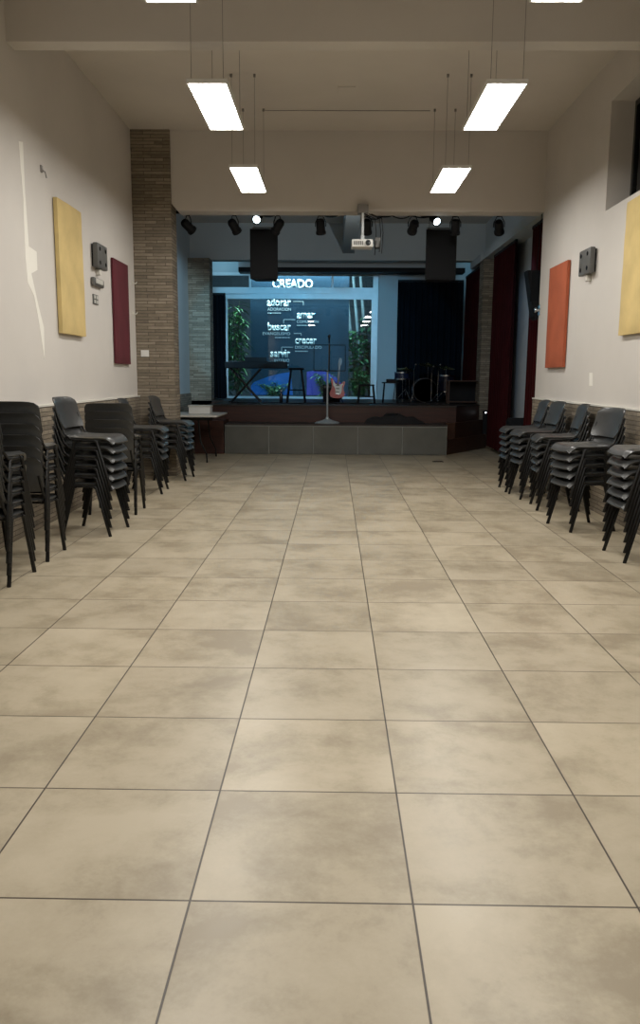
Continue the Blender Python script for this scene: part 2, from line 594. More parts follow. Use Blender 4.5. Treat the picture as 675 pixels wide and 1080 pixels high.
# stone wainscots
def wainscot(name, x0, x1, y0, y1, label):
    o = struct(name, bx(x0, x1, y0, y1, 0, 1.10), M['stone'], label, 'wall cladding')
    xa, xb = (x0, x1 + 0.006) if x0 < 0 else (x0 - 0.006, x1)
    obj('edge_strip', bx(xa, xb, y0, y1, 1.10, 1.118), M['trim'], o)
    return o


wainscot('trim_1', XL, XL + 0.03, -5.0, 11.55, 'ledgestone wainscot along the lower left wall')
wainscot('trim_2', XR - 0.03, XR, -5.0, 11.65, 'ledgestone wainscot along the lower right wall')
struct('trim_3', bx(XL - 0.03, -2.20, 11.55, 11.93, 0, CEIL), M['stone'], 'tall ledgestone column at the left of the stage opening', 'column')

# stage volume
SL, SR = -3.10, 3.20
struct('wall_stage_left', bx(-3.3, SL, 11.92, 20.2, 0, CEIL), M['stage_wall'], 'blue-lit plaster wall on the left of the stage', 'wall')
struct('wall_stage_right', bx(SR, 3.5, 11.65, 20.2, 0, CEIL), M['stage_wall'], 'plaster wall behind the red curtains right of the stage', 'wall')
struct('trim_4', bx(SL, -2.64, 18.0, 18.45, 0, 3.84), M['stone'], 'ledgestone column at the back left of the stage', 'column')
struct('trim_5', bx(2.90, SR, 16.65, 17.1, 0, 3.66), M['stone'], 'ledgestone column between the red curtains', 'column')
struct('trim_6', bx(SL, SL + 0.03, 11.95, 18.0, 0, 1.02), M['stone'], 'ledgestone wainscot along the stage left wall', 'wall cladding')
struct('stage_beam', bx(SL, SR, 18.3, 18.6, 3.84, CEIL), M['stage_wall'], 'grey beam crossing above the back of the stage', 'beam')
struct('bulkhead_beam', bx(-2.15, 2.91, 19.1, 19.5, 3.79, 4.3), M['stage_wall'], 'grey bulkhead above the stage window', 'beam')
struct('valance_trim', bx(-2.15, 2.91, 19.08, 19.5, 3.69, 3.79), M['black'], 'black strip along the foot of the grey bulkhead', 'trim')
struct('ridge_beam', bx(0.18, 0.42, 11.9, 18.3, 3.98, CEIL), M['stage_wall'], 'grey beam running back along the stage ceiling', 'beam')
# back wall around the window opening
WX0, WX1, WZ0, WZ1 = -2.95, 1.03, 0.86, 3.78
w = BM()
box(w, -3.3, WX0, 20.0, 20.2, 0, CEIL)
box(w, WX1, 3.5, 20.0, 20.2, 0, CEIL)
box(w, WX0, WX1, 20.0, 20.2, 0, WZ0)
box(w, WX0, WX1, 20.0, 20.2, WZ1, CEIL)
struct('wall_back', w, M['stage_wall'], 'back wall of the stage around the big window', 'wall')
struct('trim_7', bx(1.03, 1.47, 19.75, 20.0, 0.86, 3.9), M['stage_wall'], 'pale blue-lit pillar at the right of the stage window', 'pillar')
# big window: frame, panes
w = BM()
yf0, yf1 = 19.96, 20.04
box(w, WX0, WX1, yf0, yf1, WZ1 - 0.07, WZ1)
box(w, WX0, WX1, yf0 - 0.03, yf1, 3.30, 3.44)
box(w, WX0, WX1, yf0, yf1, 3.18, 3.30)
box(w, WX0, WX1, yf0, yf1, WZ0, WZ0 + 0.05)
box(w, WX0, WX0 + 0.06, yf0, yf1, WZ0 + 0.05, 3.18)
box(w, WX0, WX0 + 0.06, yf0, yf1, 3.44, WZ1 - 0.07)
box(w, WX1 - 0.15, WX1, yf0, yf1, WZ0 + 0.05, 3.18)
box(w, WX1 - 0.12, WX1, yf0, yf1, 3.44, WZ1 - 0.07)
for x in (-2.00, -0.07):
    box(w, x, x + 0.05, yf0, yf1, 3.44, WZ1 - 0.07)
box(w, -2.58, -2.52, yf0, yf1, WZ0 + 0.05, 3.18)
win1 = struct('window_1', w, M['alu'], 'large aluminium framed stage window with a transom band', 'window')
obj('glass_pane', bx(-2.52, WX1 - 0.15, 19.997, 20.003, WZ0 + 0.05, 3.18), M['glass'], win1)
obj('glass_pane', bx(WX0 + 0.06, -2.58, 19.997, 20.003, WZ0 + 0.05, 3.18), M['glass'], win1)
for a, b in ((WX0 + 0.06, -2.0), (-1.95, -0.07), (-0.02, WX1 - 0.12)):
    obj('transom_pane', bx(a, b, 19.997, 20.003, 3.44, WZ1 - 0.07), M['glass'], win1)

# stage platforms and steps
deck_poly = [(-2.35, 15.6), (2.30, 15.6), (3.17, 17.1), (3.20, 20.0), (-3.10, 20.0), (-3.10, 18.0), (-2.35, 18.0)]
st = struct('stage_platform', prism(BM(), deck_poly, 0, 0.83), M['dark_wood'], 'upper stage platform with a red-brown wooden riser', 'stage')
obj('deck_boards', prism(BM(), [(x, y - (0.03 if y < 16 else 0)) for x, y in deck_poly], 0.83, 0.86), M['deck'], st)
lp = struct('stage_apron', bx(-1.95, 2.04, 14.92, 15.6, 0, 0.515), M['brown_wood'], 'lower stage apron faced with glossy grey tiles', 'stage')
obj('apron_top', bx(-1.96, 2.05, 14.88, 15.57, 0.515, 0.545), M['deck'], lp)
sk = obj('tile_facing', bx(-1.95, 2.04, 14.872, 14.92, 0.0, 0.515), M['skirt_joint'], lp)
for i in range(5):
    a = -1.95 + i * 0.798
    obj('grey_tile', bx(a + 0.012, a + 0.786, 14.855, 14.872, 0.012, 0.50, bevel=0.004), M['skirt'], lp)
struct('stage_side_block', bx(-2.50, -1.965, 14.87, 15.57, 0, 0.60), M['dark_wood'], 'red-brown wooden block at the left end of the apron', 'stage')
step1 = [(2.06, 14.98), (3.05, 16.55), (3.05, 16.88), (2.31, 15.56), (2.06, 15.56)]
tag(obj('stage_step', prism(BM(), step1, 0, 0.27), M['brown_wood']), 'low dark wooden step angled beside the tiled stage apron', 'step', None, 'structure')
step2 = [(2.06, 15.25), (2.24, 15.30), (3.05, 16.72), (3.05, 16.88), (2.31, 15.56), (2.06, 15.56)]
tag(obj('stage_step', prism(BM(), step2, 0.27, 0.56), M['brown_wood']), 'upper dark wooden step angled beside the tiled stage apron', 'step', None, 'structure')

# ------------------------------------------------------------------ garden beyond the window
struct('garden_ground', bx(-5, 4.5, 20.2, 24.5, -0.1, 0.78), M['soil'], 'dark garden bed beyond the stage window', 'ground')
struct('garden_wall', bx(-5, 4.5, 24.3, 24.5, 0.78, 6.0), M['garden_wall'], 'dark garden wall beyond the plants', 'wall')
tag(obj('pebble_bed', bx(-2.9, 0.95, 20.22, 20.52, 0.78, 0.90, bevel=0.03), M['pebbles']), 'strip of pale pebbles along the foot of the stage window', 'pebbles', None, 'stuff')

# banner with its lettering
BY = 20.62
bn = thing('hanging_banner', 'navy printed banner with white words hanging behind the window', 'banner', (0, BY, 0))
obj('cloth', bx(-2.04, 0.36, 0.0, 0.03, 0.92, 3.94), M['banner'], bn)
lf = BM()
tube(lf, [(-2.08, 0.015, 3.96), (0.40, 0.015, 3.96)], 0.025, 10)
obj('top_rod', lf, M['alu'], bn)
for x in (-1.9, 0.2):
    obj('hanging_cord', tube(BM(), [(x, 0.015, 3.97), (x, -0.42, 4.6)], 0.005, 6), M['black'], bn)
globe = [(-2.04, 0.93), (-2.04, 1.15), (-1.96, 1.24), (-1.79, 1.31), (-1.56, 1.39), (-1.32, 1.45), (-1.06, 1.49), (-1.0, 0.93)]
obj('blue_globe_print', prism(BM(), globe, -0.004, 0.0, 'y'), M['globe'], bn)
vio = [(-0.66, 0.93), (-0.66, 1.50), (-0.45, 1.53), (-0.2, 1.50), (0.05, 1.38), (0.2, 1.2), (0.3, 0.93)]
obj('violet_globe_print', prism(BM(), vio, -0.004, 0.0, 'y'), M['violet'], bn)


def lettering(name, text, x0, x1, z0, z1, bold, parent, y=-0.006, descend=0.0):
    cu = bpy.data.curves.new('text_curve', 'FONT')
    cu.body = text
    cu.size = 1.0
    cu.offset = bold
    cu.extrude = 0.0
    cu.resolution_u = 4
    to = bpy.data.objects.new('text_tmp', cu)
    COL.objects.link(to)
    bpy.context.view_layer.update()
    dg = bpy.context.evaluated_depsgraph_get()
    me = bpy.data.meshes.new_from_object(to.evaluated_get(dg))
    bpy.data.objects.remove(to)
    bpy.data.curves.remove(cu)
    xs = [v.co.x for v in me.vertices]
    ys = [v.co.y for v in me.vertices]
    ax, bxx, ay, by = min(xs), max(xs), min(ys), max(ys)
    bm = BM()
    bm.from_mesh(me)
    bpy.data.meshes.remove(me)
    for v in bm.verts:
        px = x0 + (v.co.x - ax) / (bxx - ax) * (x1 - x0)
        pz = z0 + (v.co.y - ay) / (by - ay) * (z1 - z0)
        v.co = (px, 0, pz)
    r = bmesh.ops.extrude_face_region(bm, geom=bm.faces[:])
    for e in r['geom']:
        if isinstance(e, bmesh.types.BMVert):
            e.co.y = y
    return obj(name, bm, M['ink'], parent)


for text, x0, x1, z0, z1, b in (
        ('CREADO', -1.50, -0.52, 3.485, 3.70, 0.03), ('adorar', -1.64, -1.05, 3.06, 3.26, 0.035), ('ADORACION', -1.62, -1.05, 2.96, 3.03, 0.0),
        ('amar', -0.91, -0.47, 2.77, 2.91, 0.035), ('COMUNION', -0.91, -0.38, 2.67, 2.735, 0.0), ('buscar', -1.62, -1.05, 2.48, 2.675, 0.035),
        ('EVANGELISMO', -1.74, -1.07, 2.38, 2.45, 0.0), ('crecer', -0.95, -0.42, 2.16, 2.30, 0.035), ('DISCIPULADO', -0.95, -0.30, 2.055, 2.125, 0.0),
        ('servir', -1.56, -1.07, 1.84, 2.03, 0.035), ('INTERIO', -1.46, -1.09, 1.735, 1.805, 0.0)):
    lettering('lettering', text, x0, x1, z0, z1, b, bn)
# illegible fine print: short dashes of ink, and the bracket lines between the words
for x0, x1, z in ((-1.62, -1.30, 2.905), (-0.91, -0.51, 2.615), (-1.44, -1.07, 2.32), (-0.95, -0.63, 1.995), (-1.49, -1.11, 1.66)):
    x = x0
    fine = BM()
    while x < x1:
        wd = min(random.uniform(0.02, 0.05), x1 - x)
        box(fine, x, x + wd, -0.005, 0, z - 0.011, z + 0.011)
        x += wd + 0.012
    obj('fine_print', fine, M['ink'], bn)
ln = BM()
for x0, x1, z0, z1 in ((-1.0, -0.75, 3.174, 3.186), (-0.756, -0.744, 3.09, 3.174), (-1.23, -0.95, 2.744, 2.756), (-1.236, -1.224, 2.66, 2.744),
                       (-0.98, -0.80, 2.414, 2.426), (-0.806, -0.794, 2.37, 2.414), (-1.28, -1.0, 2.084, 2.096), (-1.286, -1.274, 2.0, 2.084)):
    box(ln, x0, x1, -0.005, 0, z0, z1)
    if x1 - x0 < 0.02:
        obj('bracket_line', ln, M['ink'], bn)
        ln = BM()


# plants
def leaf(bm, base, direction, length, width, droop=0.3, n=4):
    d = Vector(direction).normalized()
    side = d.cross(Vector((0, 0, 1)))
    side = side.normalized() if side.length > 1e-3 else Vector((1, 0, 0))
    L, Rr = [], []
    p = Vector(base)
    for i in range(n + 1):
        t = i / n
        wv = width * math.sin(PI * (0.08 + 0.92 * t)) ** 0.8 if i < n else 0.002
        q = p + d * length * t - Vector((0, 0, droop * length * t * t))
        L.append(bm.verts.new(q - side * wv / 2 + Vector((0, 0, wv * 0.15))))
        Rr.append(bm.verts.new(q + side * wv / 2 + Vector((0, 0, wv * 0.15))))
    mid = [bm.verts.new((a.co + b.co) / 2 - Vector((0, 0, width * 0.15))) for a, b in zip(L, Rr)]
    for i in range(n):
        bm.faces.new((L[i], mid[i], mid[i + 1], L[i + 1]))
        bm.faces.new((mid[i], Rr[i], Rr[i + 1], mid[i + 1]))


def plant(label, cat, x, y, h, rx, nl, ll, lw, mat, seed, nstem=5, droop=0.4):
    rnd = random.Random(seed)
    t = thing('leafy_shrub', label, cat, (x, y, 0.78))
    sb, lb = BM(), BM()
    for s in range(nstem):
        a = rnd.uniform(0, 2 * PI)
        top = Vector((math.cos(a) * rx * rnd.uniform(0.2, 0.8), math.sin(a) * 0.22, h * rnd.uniform(0.75, 1.0)))
        mid = top * 0.5 + Vector((rnd.uniform(-.05, .05), 0, 0.05))
        tube(sb, [(0, 0, 0), mid, top], [0.014, 0.010, 0.005], 6)
        for i in range(nl // nstem):
            u = rnd.uniform(0.12, 1.0)
            p = mid * (u * 2) if u < 0.5 else mid.lerp(top, (u - 0.5) * 2)
            b = rnd.uniform(0, 2 * PI)
            leaf(lb, p, (math.cos(b), math.sin(b) * 0.8, rnd.uniform(-0.1, 0.9)), ll * rnd.uniform(0.6, 1.2), lw * rnd.uniform(0.7, 1.2), droop)
    obj('stem', sb, M['stem'], t, 60)
    obj('foliage', lb, mat, t)
    return t


plant('tall feathery green shrub at the far left behind the window', 'plant', -2.36, 20.50, 2.45, 0.36, 460, 0.32, 0.055, M['leaf'], 3, 11, 0.6)
plant('dark narrow shrub beside the left edge of the window banner', 'plant', -2.75, 21.4, 2.0, 0.4, 200, 0.26, 0.06, M['leaf_dark'], 4, 7)
plant('broad leaved pale plant at the right behind the window', 'plant', 0.55, 20.98, 1.80, 0.42, 150, 0.24, 0.14, M['leaf_pale'], 5, 8)
plant('dark tall plant by the right jamb behind the window', 'plant', 0.92, 21.75, 2.4, 0.30, 140, 0.28, 0.12, M['leaf_dark'], 6, 7)
plant('low bushy green plant behind the black stool and window', 'plant', 0.62, 20.50, 0.80, 0.38, 330, 0.17, 0.06, M['leaf'], 7, 10)
plant('low green plant under the violet print behind the window', 'plant', -0.25, 20.45, 0.70, 0.40, 200, 0.15, 0.05, M['leaf_pale'], 8, 9)
plant('low ground cover plant under the blue print behind the window', 'plant', -1.45, 20.42, 0.46, 0.55, 260, 0.14, 0.05, M['leaf_pale'], 9, 12)
for i, (x0, x1) in enumerate(((0.05, 0.42), (0.25, 0.62), (0.45, 0.80), (0.64, 0.98))):
    o = thing('bamboo_pole', ['first', 'second', 'third', 'last'][i] + ' leaning pole from the banner behind the transom, right side', 'pole', (x1, 21.9 + 0.05 * i, 0.78), 0,
              'leaning poles beyond the banner')
    dx = (x0 - x1)
    cn = tube(BM(), [(0, 0, 0), (dx * 0.5, 0, 1.7), (dx, 0, 3.5)], [0.05, 0.045, 0.035], 10)
    obj('cane', cn, M['bamboo'], o, 60)

# ------------------------------------------------------------------ suspended LED panels
def panel_light(label):
    t = thing('ceiling_light', label, 'ceiling light', group='suspended LED panels in two rows')
    fr = BM()
    hw, hl = 0.16, 0.62
    box(fr, -hw, hw, -hl, hl, 0.012, 0.030)
    for a in ((-hw, -hw + 0.012, -hl, hl), (hw - 0.012, hw, -hl, hl), (-hw + 0.012, hw - 0.012, -hl, -hl + 0.012), (-hw + 0.012, hw - 0.012, hl - 0.012, hl)):
        box(fr, *a, -0.004, 0.012)
    obj('housing', fr, M['white'], t)
    d = BM()
    vs = [d.verts.new(p) for p in ((-hw + 0.012, -hl + 0.012, 0.004), (-hw + 0.012, hl - 0.012, 0.004), (hw - 0.012, hl - 0.012, 0.004), (hw - 0.012, -hl + 0.012, 0.004))]
    d.faces.new(vs)
    obj('diffuser', d, M['diffuser'], t)
    for sx in (-1, 1):
        for sy in (-1, 1):
            wb = BM()
            tube(wb, [(sx * 0.125, sy * 0.585, 0.03), (sx * 0.125, sy * 0.585, CEIL - 3.64)], 0.0025, 5)
            box(wb, sx * 0.125 - 0.012, sx * 0.125 + 0.012, sy * 0.585 - 0.012, sy * 0.585 + 0.012, CEIL - 3.64 - 0.03, CEIL - 3.64)
            obj('suspension_wire', wb, M['wire'], t)
    return t


first = None
rows_y = (10.115, 7.48, 4.84, 2.2)
pos_txt = ('nearest the stage header', 'second from the stage header', 'third from stage, cut by top frame edge', 'fourth from the stage header')
for side, x in (('left', -1.005), ('right', 1.325)):
    for y, tx in zip(rows_y, pos_txt):
        lab = 'lit white LED panel, ' + side + ' row, ' + tx
        if first is None:
            first = panel_light(lab)
            first.location = (x, y, 3.64)
        else:
            dup(first, (x, y, 3.64), 0, lab)


# ------------------------------------------------------------------ stacking chairs
def sstep(a, b, x):
    t = max(0.0, min(1.0, (x - a) / (b - a)))
    return t * t * (3 - 2 * t)


def seat_fn(u, v):
    # u back->front, v left->right
    s = 2 * v - 1
    x = -0.19 + 0.43 * u - 0.014 * abs(s) ** 5 * sstep(0.6, 1.0, u)
    hwid = 0.212 + 0.010 * math.sin(PI * min(1, u * 1.1)) - 0.022 * max(0, (u - 0.84) / 0.16) ** 3 - 0.012 * max(0, (0.12 - u) / 0.12) ** 2
    y = s * hwid
    z = 0.457 + 0.013 * abs(s) ** 3 - 0.010 * (1 - s * s) * math.sin(PI * min(1, u * 1.05))
    z -= 0.052 * max(0.0, (u - 0.76) / 0.24) ** 2.8
    z -= 0.020 * max(0, (abs(s) - 0.82) / 0.18) ** 2
    z += 0.010 * (1 - u) ** 6
    return (x, y, z)


def back_fn(u, v):
    # u bottom->top, v left->right
    s = 2 * v - 1
    hw = 0.235
    if u > 0.82:
        hw -= 0.030 * ((u - 0.82) / 0.18) ** 3
    if u < 0.25:
        hw -= 0.03 * ((0.25 - u) / 0.25) ** 2
    y = s * hw
    z = 0.535 + 0.268 * u - 0.014 * abs(s) ** 6 * sstep(0.6, 1, u)
    x = -0.222 - 0.078 * u - 0.012 * math.sin(PI * u) + 0.035 * s * s
    x -= 0.022 * sstep(0.86, 1.0, u)
    return (x, y, z)


def normal_of(f, u, v, e=0.01):
    a, b = Vector(f(min(1, u + e), v)) - Vector(f(max(0, u - e), v)), Vector(f(u, min(1, v + e))) - Vector(f(u, max(0, v - e)))
    n = a.cross(b)
    return n


def make_chair(label):
    t = thing('stacking_chair', label, 'chair')
    obj('seat', shell(BM(), lambda u, v: (seat_fn(u, v), normal_of(seat_fn, u, v)), 18, 14, 0.020), M['plastic'], t, 60)
    obj('backrest', shell(BM(), lambda u, v: (back_fn(u, v), normal_of(back_fn, u, v)), 12, 12, 0.010), M['plastic'], t, 60)
    for sx, ft, tp in ((1, 0.215, 0.100), (-1, -0.215, -0.100)):
        for sy in (-1, 1):
            b = BM()
            tube(b, [(ft, sy * 0.232, 0.0), (ft, sy * 0.232, 0.004), (tp, sy * 0.222, 0.425), (tp - sx * 0.03, sy * 0.219, 0.437)],
                 [0.0145, 0.0155, 0.0145, 0.013], 8, flat=1.0)
            obj('leg', b, M['frame'], t, 60)
    f = BM()
    for sy in (-1, 1):
        tube(f, [(0.17, sy * 0.17, 0.434), (0.09, sy * 0.215, 0.434), (-0.12, sy * 0.215, 0.434)], 0.010, 8)
    for x in (0.09, -0.10):
        tube(f, [(x, -0.215, 0.434), (x, 0.215, 0.434)], 0.009, 8)
    obj('seat_frame', f, M['frame'], t, 60)
    for sy in (-1, 1):
        b = BM()
        tube(b, [(-0.02, sy * 0.222, 0.437), (-0.13, sy * 0.224, 0.445), (-0.185, sy * 0.222, 0.49), (-0.215, sy * 0.215, 0.56), (-0.245, sy * 0.205, 0.66)], 0.010, 8)
        obj('back_post', b, M['frame'], t, 60)
    return t


ORD = {5: ('lowest', 'second from bottom', 'middle one', 'second from top', 'topmost'),
       6: ('lowest', 'second from bottom', 'third from bottom', 'third from top', 'second from top', 'topmost')}


def from_feet(a, b):
    """centre and turn of a stack from its two front feet (facing to the left of a->b)"""
    a, b = Vector((*a, 0)), Vector((*b, 0))
    d = (b - a).normalized()
    face = Vector((-d.y, d.x, 0))
    c = (a + b) / 2 - face * 0.215
    return c.x, c.y, math.atan2(face.y, face.x)


stacks = [
    (-2.37, 5.53, math.radians(88), 6, 'stack nearest the camera, left wall'),
    (-2.385, 6.275, math.radians(91), 6, 'second stack from camera, left wall'),
    (*from_feet((-1.90, 7.53), (-1.94, 7.07)), 6, 'third stack from camera, left wall'),
    (-2.225, 8.42, math.radians(91), 5, 'fourth stack from camera, left wall'),
    (*from_feet((-2.05, 10.16), (-2.03, 9.70)), 5, 'fifth stack from camera, left wall'),
    (*from_feet((-1.94, 11.42), (-1.97, 10.97)), 5, 'left wall stack beside the stone column'),
    (*from_feet((2.235, 6.20), (2.225, 6.67)), 6, 'stack nearest the camera, right wall'),
    (*from_feet((2.17, 7.49), (2.09, 7.88)), 5, 'second stack from camera, right wall'),
    (*from_feet((2.17, 8.70), (2.21, 9.16)), 5, 'third stack from camera, right wall'),
    (*from_feet((2.17, 9.50), (2.14, 9.96)), 5, 'fourth stack from camera, right wall'),
    (*from_feet((2.13, 10.12), (2.14, 10.56)), 5, 'right wall stack beside the red curtain'),
]
chair0 = None
for cx, cy, rz, n, where in stacks:
    # from_feet faces to the left of a->b; make sure stacks face the aisle
    for k in range(n):
        lab = 'charcoal plastic stacking chair, ' + ORD[n][k] + ' of ' + where
        loc = (cx + math.cos(rz) * 0.004 * k, cy + math.sin(rz) * 0.004 * k, 0.080 * k)
        grp = 'stacked chairs along the walls'
        if chair0 is None:
            chair0 = make_chair(lab)
            chair0.location = loc
            chair0.rotation_euler = (0, 0, rz)
            chair0['group'] = grp
        else:
            dup(chair0, loc, rz + random.uniform(-0.006, 0.006), lab, grp)


# ------------------------------------------------------------------ acoustic panels and wall fittings
def wall_panel(name_label, mat, x, y0, y1, z0, z1, thick, sgn, wrinkle=0.0, tilt=0.0):
    """fabric panel on a side wall; sgn=+1 for the left wall (faces +x)"""
    bm = BM()
    ny, nz = 10, 18
    rnd = random.Random(int(y0 * 100))

    def f(u, v):
        yy, zz = (u - 0.5) * (y1 - y0), (v - 0.5) * (z1 - z0)
        e = min(u, 1 - u) * (y1 - y0)
        e2 = min(v, 1 - v) * (z1 - z0)
        d = thick - 0.012 * max(0, 1 - min(e, e2) / 0.03) ** 2
        d += wrinkle * (math.sin(9 * yy + 3.1 * zz) * 0.5 + math.sin(21 * yy - 6 * zz) * 0.3 + math.sin(15 * zz * (0.4 + v) + 9 * yy) * 0.3)
        return sgn * d, yy, zz
    fr = [[bm.verts.new(f(i / ny, j / nz)) for j in range(nz + 1)] for i in range(ny + 1)]
    bk = [[bm.verts.new((sgn * 0.004, fr[i][j].co.y, fr[i][j].co.z)) for j in range(nz + 1)] for i in range(ny + 1)]
    for i in range(ny):
        for j in range(nz):
            bm.faces.new((fr[i][j], fr[i + 1][j], fr[i + 1][j + 1], fr[i][j + 1]))
            bm.faces.new((bk[i][j], bk[i][j + 1], bk[i + 1][j + 1], bk[i + 1][j]))
    for i in range(ny):
        bm.faces.new((fr[i][0], bk[i][0], bk[i + 1][0], fr[i + 1][0]))
        bm.faces.new((fr[i][nz], fr[i + 1][nz], bk[i + 1][nz], bk[i][nz]))
    for j in range(nz):
        bm.faces.new((fr[0][j], fr[0][j + 1], bk[0][j + 1], bk[0][j]))
        bm.faces.new((fr[ny][j], bk[ny][j], bk[ny][j + 1], fr[ny][j + 1]))
    t = thing('acoustic_panel', name_label, 'wall panel', (x + sgn * 0.005, (y0 + y1) / 2, (z0 + z1) / 2))
    t.rotation_euler = (tilt, 0, 0)
    obj('fabric_cover', bm, mat, t, 50)
    bb = BM()
    box(bb, min(0, sgn * 0.0039), max(0, sgn * 0.0039), -(y1 - y0) / 2 + 0.02, (y1 - y0) / 2 - 0.02, -(z1 - z0) / 2 + 0.02, (z1 - z0) / 2 - 0.02)
    obj('backing_board', bb, M['black'], t)
    return t


wall_panel('mustard yellow fabric panel on the left wall', M['yellow'], XL, 8.28, 9.06, 1.80, 3.08, 0.055, 1, 0.004, math.radians(0))
wall_panel('maroon fabric panel on the left wall near the stone column', M['maroon'], XL, 10.34, 11.08, 1.535, 2.80, 0.04, 1)
wall_panel('orange fabric panel on the right wall', M['orange'], XR, 10.17, 11.0, 1.52, 2.77, 0.05, -1)
wall_panel('mustard yellow fabric panel on the right wall, cut by frame', M['yellow'], XR, 7.42, 8.23, 1.80, 3.03, 0.05, -1, 0.006)


def wall_unit(label, x, y, z, sgn):
    t = thing('wall_speaker', label, 'wall speaker', (x, y, z))
    b = BM()
    box(b, 0.02 if sgn > 0 else -0.08, 0.08 if sgn > 0 else -0.02, -0.20, 0.20, -0.135, 0.135, bevel=0.012)
    obj('cabinet', b, M['grey_box'], t, 40)
    obj('backplate', bx(0 if sgn > 0 else -0.02, 0.02 if sgn > 0 else 0, -0.17, 0.17, -0.12, 0.12), M['black'], t)
    for sy in (-1, 1):
        for sz in (-1, 1):
            c = BM()
            lathe(c, [(0.0, 0.0), (0.020, 0.0), (0.024, 0.004), (0.024, 0.006), (0.014, 0.008), (0.0, 0.004)], 14, (sgn * 0.079, sy * 0.115, sz * 0.075), (sgn, 0, 0))
            obj('mounting_hole', c, M['black_gloss'], t, 40)
    bk = BM()
    box(bk, 0 if sgn > 0 else -0.05, 0.05 if sgn > 0 else 0, -0.03, 0.03, -0.20, -0.135, bevel=0.006)
    obj('bracket', bk, M['trim'], t)
    return t


wall_unit('grey four-hole wall box between yellow and maroon panels', XL, 9.72, 2.72, 1)
wall_unit('grey four-hole wall box between orange and yellow panels', XR, 9.38, 2.64, -1)
t = thing('wall_fitting', 'small pale oblong fitting below the left grey wall box', 'wall fitting', (XL, 9.66, 2.43))
obj('housing', bx(0, 0.05, -0.2, 0.2, -0.045, 0.045, bevel=0.018, seg=3), M['grey_box'], t, 40)
obj('front_cover', bx(0.045, 0.058, -0.15, 0.12, -0.02, 0.035, bevel=0.006), M['laminate'], t)
t = thing('socket_plate', 'small square grey socket plate on the left wall', 'socket', (XL, 9.62, 2.24))
obj('plate', bx(0, 0.012, -0.10, 0.10, -0.055, 0.055, bevel=0.004), M['grey_box'], t)
for sy in (-1, 1):
    for sz in (-1, 1):
        obj('socket_module', bx(0.012, 0.016, sy * 0.045 - 0.03, sy * 0.045 + 0.03, sz * 0.025 - 0.018, sz * 0.025 + 0.018), M['laminate'], t)
t = thing('light_switch', 'white light switch plate on the stone column', 'light switch', (-2.60, 11.55, 1.69))
obj('plate', bx(-0.055, 0.055, -0.014, 0, -0.045, 0.045, bevel=0.004), M['white'], t)
obj('rocker', bx(-0.02, 0.02, -0.02, -0.014, -0.028, 0.028, bevel=0.003), M['white'], t)
for i, (loc, sg) in enumerate((((XL, 11.42, 2.62), 0), ((XL, 11.40, 2.22), 0))):
    t = thing('cable_clip', ('upper' if i == 0 else 'lower') + ' small white clip on left wall beside the stone column', 'clip', loc)
    obj('base', bx(0, 0.015, -0.03, 0.03, -0.02, 0.02, bevel=0.003), M['trim'], t)
    obj('hook', tube(BM(), [(0.012, 0, -0.01), (0.05, 0, -0.012), (0.065, 0, 0.01)], 0.007, 8), M['trim'], t)
t = thing('cable_clip', 'tiny grey hook on left wall above the yellow panel', 'clip', (XL, 8.0, 3.27))
obj('base', bx(0, 0.015, -0.02, 0.02, -0.03, 0.03, bevel=0.003), M['wire'], t)
obj('hook', tube(BM(), [(0.012, 0, -0.01), (0.04, 0, -0.03), (0.05, 0, -0.08)], 0.006, 8), M['wire'], t)


# ------------------------------------------------------------------ curtains
def curtain(label, p0, p1, z0, z1, mat, amp, folds, seed, name='stage_curtain'):
    rnd = random.Random(seed)
    a, b = Vector((*p0, 0)), Vector((*p1, 0))
    d = b - a
    L = d.length
    d.normalize()
    nrm = Vector((-d.y, d.x, 0))
    t = thing(name, label, 'curtain', (a.x, a.y, z0))
    n = folds * 8
    ph = [rnd.uniform(-0.6, 0.6) for _ in range(folds + 2)]
    nv = 8

    def f(u, v):
        k = u * folds
        i = int(k)
        p = ph[i] * (1 - (k - i)) + ph[i + 1] * (k - i)
        off = amp * (0.65 + 0.35 * v * 0 + 0.35 * (1 - v)) * math.sin(2 * PI * k + p + 0.3 * math.sin(3 * v + i))
        pt = d * (u * L + 0.012 * math.sin(5 * v + i * 2) * (1 - v)) + nrm * off + Vector((0, 0, v * (z1 - z0)))
        return pt

    def g(u, v):
        e = 0.25 / n
        tu = f(min(1, u + e), v) - f(max(0, u - e), v)
        return f(u, v), tu.cross(Vector((0, 0, 1)))
    obj('cloth', shell(BM(), g, n, nv, 0.008), mat, t, 80)
    h = BM()
    s0, s1 = d * 0.0, d * L
    box(h, 0, L, -0.02, 0.02, z1 - z0, z1 - z0 + 0.05, mtx=Matrix.Rotation(math.atan2(d.y, d.x), 4, 'Z'))
    obj('header_tape', h, M['black'], t)
    return t


